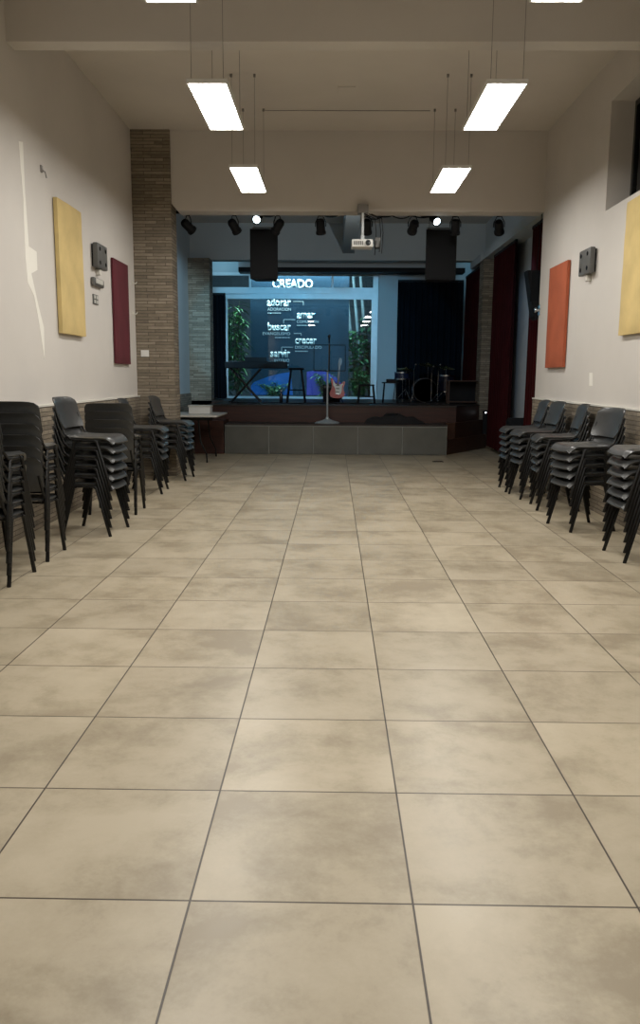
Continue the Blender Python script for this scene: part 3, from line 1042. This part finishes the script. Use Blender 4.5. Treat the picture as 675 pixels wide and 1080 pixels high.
RAILZ = 3.66
rl = struct('curtain_rail_trim', bx(2.90, SR, 11.92, 16.65, RAILZ, 3.80), M['stage_wall'], 'grey ledge along the right stage wall above the curtains', 'trim')
struct('curtain_rail_trim', bx(2.90, SR, 17.1, 18.3, RAILZ, 3.80), M['stage_wall'], 'grey ledge above the far red curtain', 'trim')
curtain('dark red curtain hanging at the right edge of stage opening', (3.02, 11.98), (3.02, 13.15), 0.06, RAILZ - 0.05, M['red_curtain'], 0.045, 8, 1)
curtain('dark red curtain beside the stone column, reaching the floor', (3.02, 14.32), (3.02, 16.20), 0.08, RAILZ - 0.05, M['red_curtain'], 0.045, 12, 2)
curtain('far dark red curtain beyond the stone column', (3.02, 17.25), (3.02, 19.55), 0.88, RAILZ - 0.05, M['red_curtain'], 0.05, 13, 3)
curtain('wide navy backdrop curtain behind the drums', (1.48, 19.82), (3.0, 19.82), 0.87, 3.56, M['navy_curtain'], 0.05, 11, 4)
curtain('narrow black curtain at the left edge of stage window', (-2.88, 19.85), (-2.55, 19.85), 0.87, 3.25, M['navy_curtain'], 0.04, 4, 5)

# ------------------------------------------------------------------ lighting bar, stage lamps, hanging speakers, projector
bar = thing('lighting_bar', 'black horizontal lighting bar under the stage header', 'lighting bar', (0.3, 12.12, 3.66))
obj('pipe', tube(BM(), [(-2.55, 0, 0), (2.45, 0, 0)], 0.022, 12), M['black'], bar, 60)
for x in (-1.95, -0.6, 0.75, 2.1):
    h = BM()
    tube(h, [(x, 0, 0.02), (x, 0, CEIL - 3.66)], 0.008, 6)
    obj('hanger_rod', h, M['black'], bar)
for x in (-1.25, -0.36, 0.40, 1.0):
    c = BM()
    lathe(c, [(0.0, -0.055), (0.09, -0.05), (0.12, -0.03), (0.10, -0.02), (0.0, -0.02)], 18, (x, 0, 0))
    obj('cable_reel_bracket', c, M['black'], bar, 50)
cbm = BM()
pts = []
for i in range(40):
    u = i / 39
    pts.append((0.10 + 1.0 * u, -0.03 + 0.02 * math.sin(9 * u), -0.03 - 0.05 * abs(math.sin(3 * PI * u)) - 0.012 * math.sin(13 * u)))
tube(cbm, pts, 0.008, 6)
tag(obj('draped_cable', cbm, M['black']), 'black cable draped in loops from the projector to the right lamp', 'cable').location = (0.3, 12.12, 3.66)


def stage_lamp(label, x, direction, lit=False, hang=0.05, size=1.0):
    t = thing('stage_lamp', label, 'stage lamp', (x, 12.12, 3.66), 0, 'lamps hung on the lighting bar')
    d = Vector(direction).normalized()
    c = Vector((0, 0, -0.14 - hang))
    r = 0.062 * size
    obj('housing', lathe(BM(), [(0.0, -0.10), (r * 0.75, -0.10), (r, -0.07), (r, 0.06), (r * 1.15, 0.07), (r * 1.15, 0.10), (r * 0.95, 0.10), (r * 0.9, 0.075), (0.0, 0.075)], 20, c, d), M['black'], t, 40)
    obj('lens', lathe(BM(), [(0.0, 0.078), (r * 0.9, 0.078), (r * 0.5, 0.09), (0.0, 0.093)], 20, c, d), M['lamp_lens'] if lit else M['lens'], t, 60)
    side = d.cross(Vector((0, 0, 1))).normalized()
    y = BM()
    a, b = c + side * (r + 0.012), c - side * (r + 0.012)
    top = Vector((0, 0, -0.045))
    tube(y, [a, a + Vector((0, 0, 0.06)), top + side * 0.03, top - side * 0.03, b + Vector((0, 0, 0.06)), b], 0.007, 6)
    obj('yoke', y, M['black'], t)
    k = BM()
    box(k, -0.02, 0.02, -0.03, 0.03, -0.05, 0.03, bevel=0.006)
    obj('clamp', k, M['black'], t)
    return t


lamps = [(-2.07, (0.55, 0.6, -0.55), 'black stage lamp nearest the left stone column'),
         (-1.42, (0.35, 0.6, -0.6), 'black stage lamp left of the left hanging speaker'),
         (-0.80, (-0.45, 0.5, -0.6), 'black stage lamp just right of the left hanging speaker'),
         (-0.20, (0.05, 0.5, -0.9), 'black stage lamp left of the white projector'),
         (0.45, (0.05, 0.7, -0.9), 'black stage lamp behind the projector pole'),
         (1.10, (-0.1, 0.8, -0.5), 'round black stage lamp left of the right hanging speaker'),
         (1.69, (0.05, 0.5, -0.85), 'black stage lamp just right of the right hanging speaker'),
         (2.30, (0.2, 0.7, -0.6), 'black stage lamp nearest the red curtains')]
for x, d, lab in lamps:
    stage_lamp(lab, x, d)
stage_lamp('lit white stage lamp above the left hanging speaker', -1.09, (-0.05, -0.85, -0.35), True, -0.06, 0.9)
stage_lamp('lit white stage lamp above the right hanging speaker', 1.40, (0.25, -0.8, -0.45), True, -0.05, 0.9)


def hanging_speaker(label, x0, x1):
    t = thing('hanging_speaker', label, 'speaker', ((x0 + x1) / 2, 12.6, 2.81))
    hw = (x1 - x0) / 2
    obj('cabinet', prism(BM(), [(-hw, 0.0), (hw, 0.0), (hw * 0.72, 0.36), (-hw * 0.72, 0.36)], 0, 0.71), M['black'], t)
    obj('grille', bx(-hw + 0.012, hw - 0.012, -0.014, 0.0, 0.012, 0.698, bevel=0.006), M['grille'], t)
    for sx in (-1, 1):
        obj('chain', tube(BM(), [(sx * hw * 0.75, 0.12, 0.71), (sx * hw * 0.75, 0.12, CEIL - 2.81)], 0.006, 6), M['wire'], t)
        bb = BM()
        box(bb, sx * hw * 0.75 - 0.02, sx * hw * 0.75 + 0.02, 0.10, 0.14, 0.71, 0.74)
        obj('eye_bolt', bb, M['chrome'], t)
    obj('rigging_bar', tube(BM(), [(-hw * 0.9, 0.12, 0.745), (hw * 0.9, 0.12, 0.745)], 0.009, 8), M['wire'], t)
    return t


hanging_speaker('large black speaker hanging left of the projector', -1.245, -0.835)
hanging_speaker('large black speaker hanging right of the projector', 1.335, 1.785)

t = thing('projector', 'white projector hanging on a pole under the header', 'projector', (0.37, 11.45, 3.08))
obj('body', bx(-0.145, 0.135, -0.13, 0.13, 0.0, 0.10, bevel=0.014, seg=3), M['white'], t, 40)
obj('lens', lathe(BM(), [(0.0, 0.0), (0.034, 0.0), (0.036, 0.03), (0.028, 0.034), (0.0, 0.026)], 18, (0.07, -0.13, 0.05), (0, -1, 0)), M['lens'], t, 50)
v = BM()
for i in range(6):
    box(v, -0.12 + 0.022 * i, -0.107 + 0.022 * i, -0.133, -0.129, 0.025, 0.075)
obj('vent_grille', v, M['grey_box'], t)
obj('pole', lathe(BM(), [(0.03, 0.10), (0.03, 0.16), (0.018, 0.165), (0.018, 0.53)], 14, (0.0, 0, 0)), M['alu'], t, 40)
obj('mount_plate', bx(-0.07, 0.07, -0.02, 0.15, 0.45, 0.56, bevel=0.006), M['wire'], t)
obj('side_unit', bx(0.16, 0.24, -0.08, 0.08, 0.0, 0.13, bevel=0.01), M['grey_box'], t)
obj('side_arm', bx(0.12, 0.18, -0.02, 0.02, 0.03, 0.06), M['alu'], t)
cbl = BM()
for dx, ln in ((0.16, -0.10), (0.22, -0.06), (0.25, -0.08)):
    tube(cbl, [(dx - 0.14, 0.0, 0.44), (dx, -0.01, 0.38), (dx + 0.02, -0.015, 0.2), (dx + 0.01, -0.095, 0.05), (dx, -0.095, ln)], 0.006, 6)
obj('cable', cbl, M['black'], t)

# slim speaker on the right wall end, with its small chrome fitting
t = thing('column_speaker', 'black wedge speaker hanging before the right red curtain', 'speaker', (2.86, 12.15, 2.20))
prof = [(-0.15, 0.68), (0.07, 0.68), (0.07, 0.05), (0.0, 0.0), (-0.04, 0.05)]
obj('cabinet', prism(BM(), prof, -0.12, 0.12, 'y'), M['black'], t)
obj('grille', bx(-0.10, 0.06, -0.13, -0.12, 0.25, 0.66), M['grille'], t)
obj('hanging_cable', tube(BM(), [(0.0, 0, 0.68), (0.04, 0, 1.46)], 0.006, 6), M['black'], t)
t = thing('chrome_fitting', 'small chrome fitting on the corner below the wedge speaker', 'wall fitting', (2.80, 11.66, 2.30))
obj('plate', bx(-0.012, 0.0, -0.10, -0.01, -0.07, 0.07, bevel=0.005), M['chrome'], t)
obj('knob', lathe(BM(), [(0.0, 0.0), (0.02, 0.0), (0.02, 0.03), (0.035, 0.04), (0.03, 0.06), (0.0, 0.065)], 16, (-0.012, -0.055, 0.0), (-1, 0, 0)), M['chrome'], t, 40)

# ------------------------------------------------------------------ stage instruments and furniture
DK = 0.86
# music stand on the apron
t = thing('music_stand', 'chrome music stand with open wire desk on the tiled apron', 'music stand', (-0.11, 15.18, 0.545))
obj('base', lathe(BM(), [(0.0, 0.0), (0.225, 0.0), (0.228, 0.012), (0.20, 0.03), (0.10, 0.055), (0.035, 0.085), (0.022, 0.12), (0.0, 0.12)], 32), M['satin'], t, 35)
obj('pole', tube(BM(), [(0, 0, 0.10), (0, 0, 0.96)], 0.016, 12), M['satin'], t, 60)
d = BM()
dz = 0.46
for a, b in (((-0.25, 0.0), (0.32, 0.0)), ((0.32, 0.0), (0.32, dz)), ((0.32, dz), (-0.25, dz)), ((-0.25, dz), (-0.25, 0.0)), ((0.035, 0.0), (0.035, dz))):
    tube(d, [(a[0], a[1] * 0.35, 0.95 + a[1]), (b[0], b[1] * 0.35, 0.95 + b[1])], 0.007, 8)
obj('desk_frame', d, M['black'], t)
obj('ledge', bx(-0.25, 0.32, -0.065, 0.0, 0.935, 0.95), M['black'], t)
obj('boom', tube(BM(), [(0.02, -0.02, 0.93), (0.025, -0.03, 1.45)], 0.006, 8), M['gold'], t)
mcb = BM()
lathe(mcb, [(0.0, 0.0), (0.012, 0.0), (0.016, 0.10), (0.024, 0.12), (0.026, 0.15), (0.0, 0.175)], 14, (0.025, -0.03, 1.44), (0, -0.5, 0.8))
obj('microphone', mcb, M['black_gloss'], t, 50)

# keyboard on an x stand
kb = thing('keyboard_stand', 'black crossed keyboard stand at the left of stage', 'keyboard stand', (-1.78, 17.0, DK))
for y in (-0.14, 0.14):
    for sg in (-1, 1):
        obj('leg', tube(BM(), [(-0.32 * sg, y, 0.012), (-0.28 * sg, y, 0.03), (0.28 * sg, y, 0.655), (0.30 * sg, y, 0.665)], 0.014, 8), M['black_gloss'], kb, 60)
ft = BM()
for x in (-0.32, 0.32):
    tube(ft, [(x, -0.2, 0.012), (x, 0.2, 0.012)], 0.014, 8)
obj('foot_bar', ft, M['black_gloss'], kb)
tp = BM()
for x in (-0.30, 0.30):
    tube(tp, [(x, -0.2, 0.668), (x, 0.2, 0.668)], 0.013, 8)
obj('top_bar', tp, M['black_gloss'], kb)
k2 = thing('electric_piano', 'long black electric piano on the crossed stand', 'keyboard', (-1.57, 17.0, DK + 0.682))
obj('case', bx(-0.63, 0.63, -0.15, 0.15, 0.0, 0.13, bevel=0.012), M['black'], k2)
obj('key_bed', bx(-0.58, 0.58, 0.0, 0.14, 0.13, 0.142), M['white'], k2)
kk = BM()
for i in range(36):
    if i % 7 in (0, 1, 3, 4, 5):
        box(kk, -0.56 + i * 0.031, -0.545 + i * 0.031, 0.0, 0.09, 0.142, 0.150)
obj('black_keys', kk, M['black_gloss'], k2)
obj('control_panel', bx(-0.55, 0.55, -0.13, -0.02, 0.13, 0.138), M['grille'], k2)
obj('music_rest', bx(-0.22, 0.22, -0.145, -0.135, 0.13, 0.22), M['black'], k2)


def stool(label, x, y, w, h, round_top=True, name='bar_stool', mat='black'):
    s = thing(name, label, 'stool', (x, y, DK))
    if round_top:
        obj('seat', lathe(BM(), [(0.0, h - 0.045), (w * 0.40, h - 0.045), (w * 0.44, h - 0.03), (w * 0.44, h - 0.012), (w * 0.38, h), (0.0, h)], 24), M[mat], s, 50)
    else:
        obj('seat', bx(-w * 0.46, w * 0.46, -w * 0.4, w * 0.4, h - 0.035, h, bevel=0.01), M[mat], s)
    tpx = w * (0.28 if round_top else 0.40)
    for sx in (-1, 1):
        for sy in (-1, 1):
            b = BM()
            tube(b, [(sx * w * 0.5, sy * w * 0.42, 0.0), (sx * tpx, sy * tpx, h - 0.036)], [0.018, 0.016], 8)
            obj('leg', b, M[mat], s, 60)
    r = BM()
    u = 0.62
    e = w * 0.5 * u + tpx * (1 - u)
    e2 = w * 0.42 * u + tpx * (1 - u)
    zz = (h - 0.036) * (1 - u)
    for a, b in (((-e, -e2), (e, -e2)), ((e, -e2), (e, e2)), ((e, e2), (-e, e2)), ((-e, e2), (-e, -e2))):
        tube(r, [(a[0], a[1], zz), (b[0], b[1], zz)], 0.010, 8)
    obj('footrest', r, M[mat], s)
    return s


stool('tall black bar stool in the middle of stage', -0.76, 17.0, 0.37, 0.70)
stool('low square black stool right of the red guitar', 0.67, 17.0, 0.34, 0.375, False, 'low_stool')

t = thing('side_table', 'small dark side table in front of the blue-lit pillar', 'table', (1.16, 17.1, DK))
obj('table_top', bx(-0.17, 0.17, -0.14, 0.14, 0.40, 0.425, bevel=0.006), M['black'], t)
for sx in (-1, 1):
    for sy in (-1, 1):
        obj('leg', tube(BM(), [(sx * 0.15, sy * 0.12, 0.0), (sx * 0.12, sy * 0.10, 0.40)], 0.011, 8), M['black'], t, 60)
t = thing('table_mixer', 'small dark audio mixer on the side table', 'mixer', (1.18, 17.1, DK + 0.425))
obj('body', prism(BM(), [(-0.09, 0.0), (0.09, 0.0), (0.09, 0.06), (-0.09, 0.025)], -0.10, 0.10, 'x'), M['black'], t)
for i in range(3):
    obj('knob', lathe(BM(), [(0.0, 0), (0.012, 0), (0.010, 0.02), (0.0, 0.02)], 10, (-0.05 + 0.05 * i, 0.02, 0.045)), M['grey_box'], t)

# red electric guitar on a stand
gt = thing('guitar_stand', 'black folding guitar stand in the middle of stage', 'guitar stand', (0.05, 17.15, DK))
for sx in (-1, 1):
    obj('leg', tube(BM(), [(sx * 0.14, -0.13, 0.008), (sx * 0.05, 0.08, 0.30)], 0.010, 8), M['black'], gt)
obj('rear_leg', tube(BM(), [(0, 0.22, 0.008), (0, 0.08, 0.30)], 0.010, 8), M['black'], gt)
obj('post', tube(BM(), [(0, 0.08, 0.28), (0, 0.10, 0.40)], 0.011, 8), M['black'], gt)
cr = BM()
for sx in (-1, 1):
    tube(cr, [(sx * 0.02, 0.0, 0.10), (sx * 0.10, -0.03, 0.07), (sx * 0.10, -0.10, 0.075), (sx * 0.10, -0.12, 0.10)], 0.009, 8)
tube(cr, [(-0.12, -0.02, 0.10), (0.12, -0.02, 0.10)], 0.009, 8)
obj('cradle', cr, M['black'], gt)
g = thing('electric_guitar', 'red electric guitar with pale pickguard on its stand', 'guitar', (0.07, 17.075, DK + 0.085))
g.rotation_euler = (math.radians(-9), math.radians(4), 0)
outline = [(0.0, 0.0), (0.09, 0.01), (0.145, 0.06), (0.155, 0.12), (0.125, 0.18), (0.115, 0.22), (0.135, 0.28), (0.145, 0.34), (0.125, 0.365), (0.09, 0.33), (0.05, 0.30),
           (-0.05, 0.30), (-0.08, 0.34), (-0.12, 0.40), (-0.150, 0.41), (-0.150, 0.35), (-0.125, 0.27), (-0.115, 0.21), (-0.14, 0.15), (-0.16, 0.09), (-0.13, 0.03), (-0.07, 0.005)]
gb = prism(BM(), outline, -0.022, 0.022, 'y')
obj('body', gb, M['red_guitar'], g)
pg = [(0.02, 0.07), (0.07, 0.09), (0.085, 0.16), (0.085, 0.25), (0.10, 0.31), (0.05, 0.29), (-0.05, 0.29), (-0.08, 0.33), (-0.105, 0.36), (-0.095, 0.26), (-0.05, 0.20), (-0.04, 0.12)]
obj('pickguard', prism(BM(), pg, -0.026, -0.0222, 'y'), M['white'], g)
obj('neck', bx(-0.022, 0.022, -0.03, -0.008, 0.26, 0.66), M['maple'], g)
obj('headstock', prism(BM(), [(-0.025, 0.66), (0.025, 0.66), (0.045, 0.70), (0.04, 0.82), (-0.01, 0.83), (-0.03, 0.74)], -0.026, -0.010, 'y'), M['maple'], g)
pk = BM()
for z in (0.13, 0.20, 0.265):
    box(pk, -0.035, 0.035, -0.032, -0.026, z - 0.008, z + 0.008)
obj('pickup', pk, M['black'], g)
obj('bridge', bx(-0.035, 0.035, -0.034, -0.026, 0.085, 0.105), M['chrome'], g)
t = thing('guitar_amplifier', 'small black amplifier standing behind the red guitar', 'amplifier', (-0.02, 17.62, DK))
obj('cabinet', bx(-0.20, 0.16, -0.12, 0.12, 0.0, 0.36, bevel=0.012), M['black'], t)
obj('grille', bx(-0.18, 0.14, -0.127, -0.12, 0.03, 0.27), M['grille'], t)
obj('control_panel', bx(-0.18, 0.14, -0.126, -0.12, 0.29, 0.34), M['grey_box'], t)
obj('handle', tube(BM(), [(-0.08, 0, 0.36), (-0.07, 0, 0.39), (0.03, 0, 0.39), (0.04, 0, 0.36)], 0.008, 8), M['black'], t)
t = thing('water_bottle', 'small dark bottle standing left of the bar stool', 'bottle', (-1.07, 17.05, DK))
obj('body', lathe(BM(), [(0.0, 0.0), (0.033, 0.0), (0.035, 0.01), (0.035, 0.16), (0.015, 0.20), (0.015, 0.225), (0.0, 0.225)], 16), M['black_gloss'], t, 40)
obj('cap', lathe(BM(), [(0.0, 0.226), (0.017, 0.226), (0.017, 0.25), (0.0, 0.25)], 14), M['white'], t, 40)


# drum kit
def drum(name, label, x, y, z, r, depth, axis=(0, 0, 1), legs=0):
    t = thing(name, label, 'drum', (x, y, z))
    A = Vector(axis).normalized()
    base = Vector((0, 0, r)) if abs(A.z) < 0.5 else Vector((0, 0, legs))
    c = base - (A * depth / 2 if abs(A.z) < 0.5 else Vector())
    obj('shell', lathe(BM(), [(r * 0.96, 0.01), (r, 0.012), (r, depth - 0.012), (r * 0.96, depth - 0.01)], 28, c, A), M['drum'], t, 40)
    for h in (0.0, depth):
        obj('hoop', lathe(BM(), [(r * 0.97, -0.014), (r * 1.03, -0.014), (r * 1.03, 0.014), (r * 0.97, 0.014), (r * 0.97, -0.014)], 28, c + A * h, A), M['chrome'] if abs(A.z) > 0.5 else M['black_gloss'], t, 40)
        obj('drumhead', lathe(BM(), [(0.0, 0.0), (r * 0.965, 0.0), (r * 0.965, 0.006 if h else -0.006), (0.0, 0.006 if h else -0.006)], 28, c + A * h, A), M['drumhead'] if abs(A.z) > 0.5 else M['drum'], t)
    if legs:
        for k in range(3):
            a = 2 * PI * k / 3 + 0.5
            obj('leg', tube(BM(), [(math.cos(a) * r * 1.06, math.sin(a) * r * 1.06, legs + depth * 0.6), (math.cos(a) * r * 1.08, math.sin(a) * r * 1.08, legs * 0.5), (math.cos(a) * r * 1.25, math.sin(a) * r * 1.25, 0.0)], 0.008, 8), M['chrome'], t)
    elif abs(A.z) < 0.5:
        for sx in (-1, 1):
            obj('spur', tube(BM(), [(sx * r * 0.95, -depth * 0.3, r * 0.75), (sx * r * 1.2, -depth * 0.45, 0.0)], 0.008, 8), M['chrome'], t)
    return t


drum('bass_drum', 'dark bass drum facing the hall before navy curtain', 1.95, 18.0, DK, 0.25, 0.36, (0, 1, 0))
drum('floor_tom', 'dark floor tom at the right of the drum kit', 2.45, 18.2, DK, 0.19, 0.34, (0, 0, 1), 0.22)
drum('snare_drum', 'shallow dark snare drum left of the bass drum', 1.50, 18.3, DK, 0.17, 0.14, (0, 0, 1), 0.48)


def cymbal(label, x, y, h, r):
    t = thing('cymbal_stand', label, 'cymbal', (x, y, DK))
    for k in range(3):
        a = 2 * PI * k / 3 + 0.9
        obj('leg', tube(BM(), [(0, 0, 0.26), (math.cos(a) * 0.22, math.sin(a) * 0.22, 0.005)], 0.009, 8), M['chrome'], t)
    obj('pole', tube(BM(), [(0, 0, 0.12), (0, 0, h + 0.03)], 0.009, 8), M['chrome'], t)
    ax = Vector((0.1, -0.18, 1))
    obj('cymbal', lathe(BM(), [(0.010, 0.022), (0.03, 0.018), (0.045, 0.004), (r, -0.028), (r, -0.031), (0.045, 0.001), (0.010, 0.018)], 32, (0, 0, h), ax), M['gold'], t, 40)
    return t


cymbal('thin brass cymbal on a stand left of bass drum', 1.62, 18.75, 0.72, 0.20)
cymbal('thin brass cymbal on a stand behind the bass drum', 2.10, 18.7, 0.82, 0.22)
cymbal('thin brass cymbal on a stand right of the floor tom', 2.52, 18.85, 0.76, 0.21)


def mic_stand(label, x, y, h):
    t = thing('microphone_stand', label, 'microphone stand', (x, y, DK))
    obj('base', lathe(BM(), [(0.0, 0.0), (0.12, 0.0), (0.12, 0.012), (0.03, 0.03), (0.0, 0.03)], 20), M['black'], t, 40)
    obj('pole', tube(BM(), [(0, 0, 0.02), (0, 0, h)], 0.009, 8), M['chrome'], t)
    obj('microphone', lathe(BM(), [(0.0, 0.0), (0.012, 0.0), (0.016, 0.10), (0.026, 0.12), (0.026, 0.15), (0.0, 0.17)], 14, (0, 0, h), (0.2, -0.5, 0.8)), M['chrome'], t, 40)
    return t


mic_stand('slim microphone stand at the left of drum kit', 1.66, 17.35, 0.66)
mic_stand('slim microphone stand in front of the bass drum', 2.02, 17.3, 0.62)
mic_stand('slim microphone stand in front of the floor tom', 2.18, 17.5, 0.66)

# cables on the deck
cb = BM()
pts = [(-2.0 + 0.1 * i, 16.35 + 0.10 * math.sin(i * 0.9) + 0.05 * math.sin(i * 2.3), DK + 0.010) for i in range(36)]
tube(cb, pts, 0.010, 6)
tag(obj('floor_cable', cb, M['black'], None, 60), 'long black cable winding along the front of upper stage', 'cable')

# black cloth bag lying on the apron
bg = BM()
nu, nv = 26, 10


def bagpt(u, v):
    x = -0.56 + 1.12 * u
    prof = 0.20 * math.sin(PI * min(1, max(0, u))) ** 0.45 * (0.62 + 0.28 * math.cos(2.2 * (u - 0.2)) + 0.10 * math.sin(17 * u) + 0.06 * math.sin(31 * u + 2))
    a = PI * v
    r = 0.19 * math.sin(PI * (0.06 + 0.88 * u)) ** 0.5
    return Vector((x, -math.cos(a) * r * (1 + 0.08 * math.sin(13 * u)), max(0.0, math.sin(a)) ** 0.8 * prof * (1 + 0.12 * math.sin(9 * u + 5 * v))))


rows = [[bg.verts.new(bagpt(i / nu, j / nv)) for j in range(nv + 1)] for i in range(nu + 1)]
for i in range(nu):
    for j in range(nv):
        bg.faces.new((rows[i][j], rows[i + 1][j], rows[i + 1][j + 1], rows[i][j + 1]))
    bg.faces.new((rows[i][nv], rows[i + 1][nv], rows[i + 1][0], rows[i][0]))
bg.faces.new(rows[0])
bg.faces.new(rows[nu][::-1])
bgt = thing('cloth_bag', 'slumped black cloth bag lying on the tiled apron', 'bag', (1.13, 15.25, 0.545))
obj('body', bg, M['bag'], bgt, 60)
obj('handle', tube(BM(), [(-0.2, -0.05, 0.15), (-0.16, -0.09, 0.185), (0.02, -0.10, 0.18), (0.08, -0.06, 0.13)], 0.012, 8), M['bag'], bgt, 60)

# right side of the stage: slim black rack and a tiny lit unit
t = thing('equipment_rack', 'dark open equipment rack right of the drum kit', 'rack', (2.62, 17.0, DK))
for sx in (-1, 1):
    for sy in (-1, 1):
        obj('upright', bx(sx * 0.30 - 0.012, sx * 0.30 + 0.012, sy * 0.16 - 0.012, sy * 0.16 + 0.012, 0, 0.46), M['brown_wood'], t)
for z in (0.03, 0.445):
    obj('shelf', bx(-0.31, 0.31, -0.17, 0.17, z, z + 0.02), M['brown_wood'], t)
obj('back_panel', bx(-0.30, 0.30, 0.172, 0.185, 0.03, 0.465), M['black'], t)
t = thing('power_strip', 'small box with a white pilot light beside the rack', 'power unit', (3.03, 16.62, 0.27))
obj('body', bx(-0.05, 0.05, -0.04, 0.04, 0.0, 0.47, bevel=0.006), M['black'], t)
obj('pilot_light', lathe(BM(), [(0.0, 0.0), (0.016, 0.0), (0.012, 0.010), (0.0, 0.012)], 12, (0.0, -0.04, 0.43), (0, -1, 0)), M['led'], t)
t = thing('floor_monitor', 'small black box between the two nearer red curtains', 'box', (3.02, 13.75, 0.0))
obj('cabinet', prism(BM(), [(-0.15, 0.0), (0.15, 0.0), (0.15, 0.68), (-0.02, 0.74), (-0.15, 0.62)], -0.14, 0.14, 'x'), M['black'], t)
obj('grille', bx(-0.12, 0.12, -0.158, -0.15, 0.08, 0.58), M['grille'], t)

# table on the left with a white box
t = thing('folding_table', 'pale folding table standing left before the stage', 'table', (-2.28, 13.85, 0.0))
obj('table_top', bx(-0.42, 0.43, -0.62, 0.62, 0.735, 0.765, bevel=0.008), M['laminate'], t)
for sx in (-1, 1):
    for sy in (-1, 1):
        obj('leg', tube(BM(), [(sx * 0.30, sy * 0.50, 0.735), (sx * 0.30, sy * 0.52, 0.40), (sx * 0.30, sy * 0.55, 0.0)] if sx < 0 else
                        [(0.10, sy * 0.50, 0.735), (0.14, sy * 0.51, 0.34), (0.235, sy * 0.52, 0.13), (0.24, sy * 0.53, 0.0)], 0.014, 8), M['frame'], t, 60)
obj('apron_rail', bx(-0.34, 0.34, -0.54, -0.52, 0.68, 0.735), M['frame'], t)
t = thing('storage_box', 'white storage box on the pale folding table', 'box', (-2.235, 13.98, 0.765))
obj('body', bx(-0.18, 0.18, -0.14, 0.14, 0.0, 0.11, bevel=0.01), M['white'], t)
obj('lid', bx(-0.19, 0.19, -0.15, 0.15, 0.11, 0.138, bevel=0.008), M['laminate'], t)

# brass floor drain near the stage
t = thing('floor_drain', 'small brown floor drain cover near the stage', 'drain', (1.75, 13.75, 0.0))
obj('cover', bx(-0.09, 0.09, -0.06, 0.06, 0.0, 0.006, bevel=0.002), M['stem'], t)
sl = BM()
for i in range(5):
    box(sl, -0.07, 0.07, -0.045 + i * 0.02, -0.037 + i * 0.02, 0.006, 0.009)
obj('slots', sl, M['black'], t)
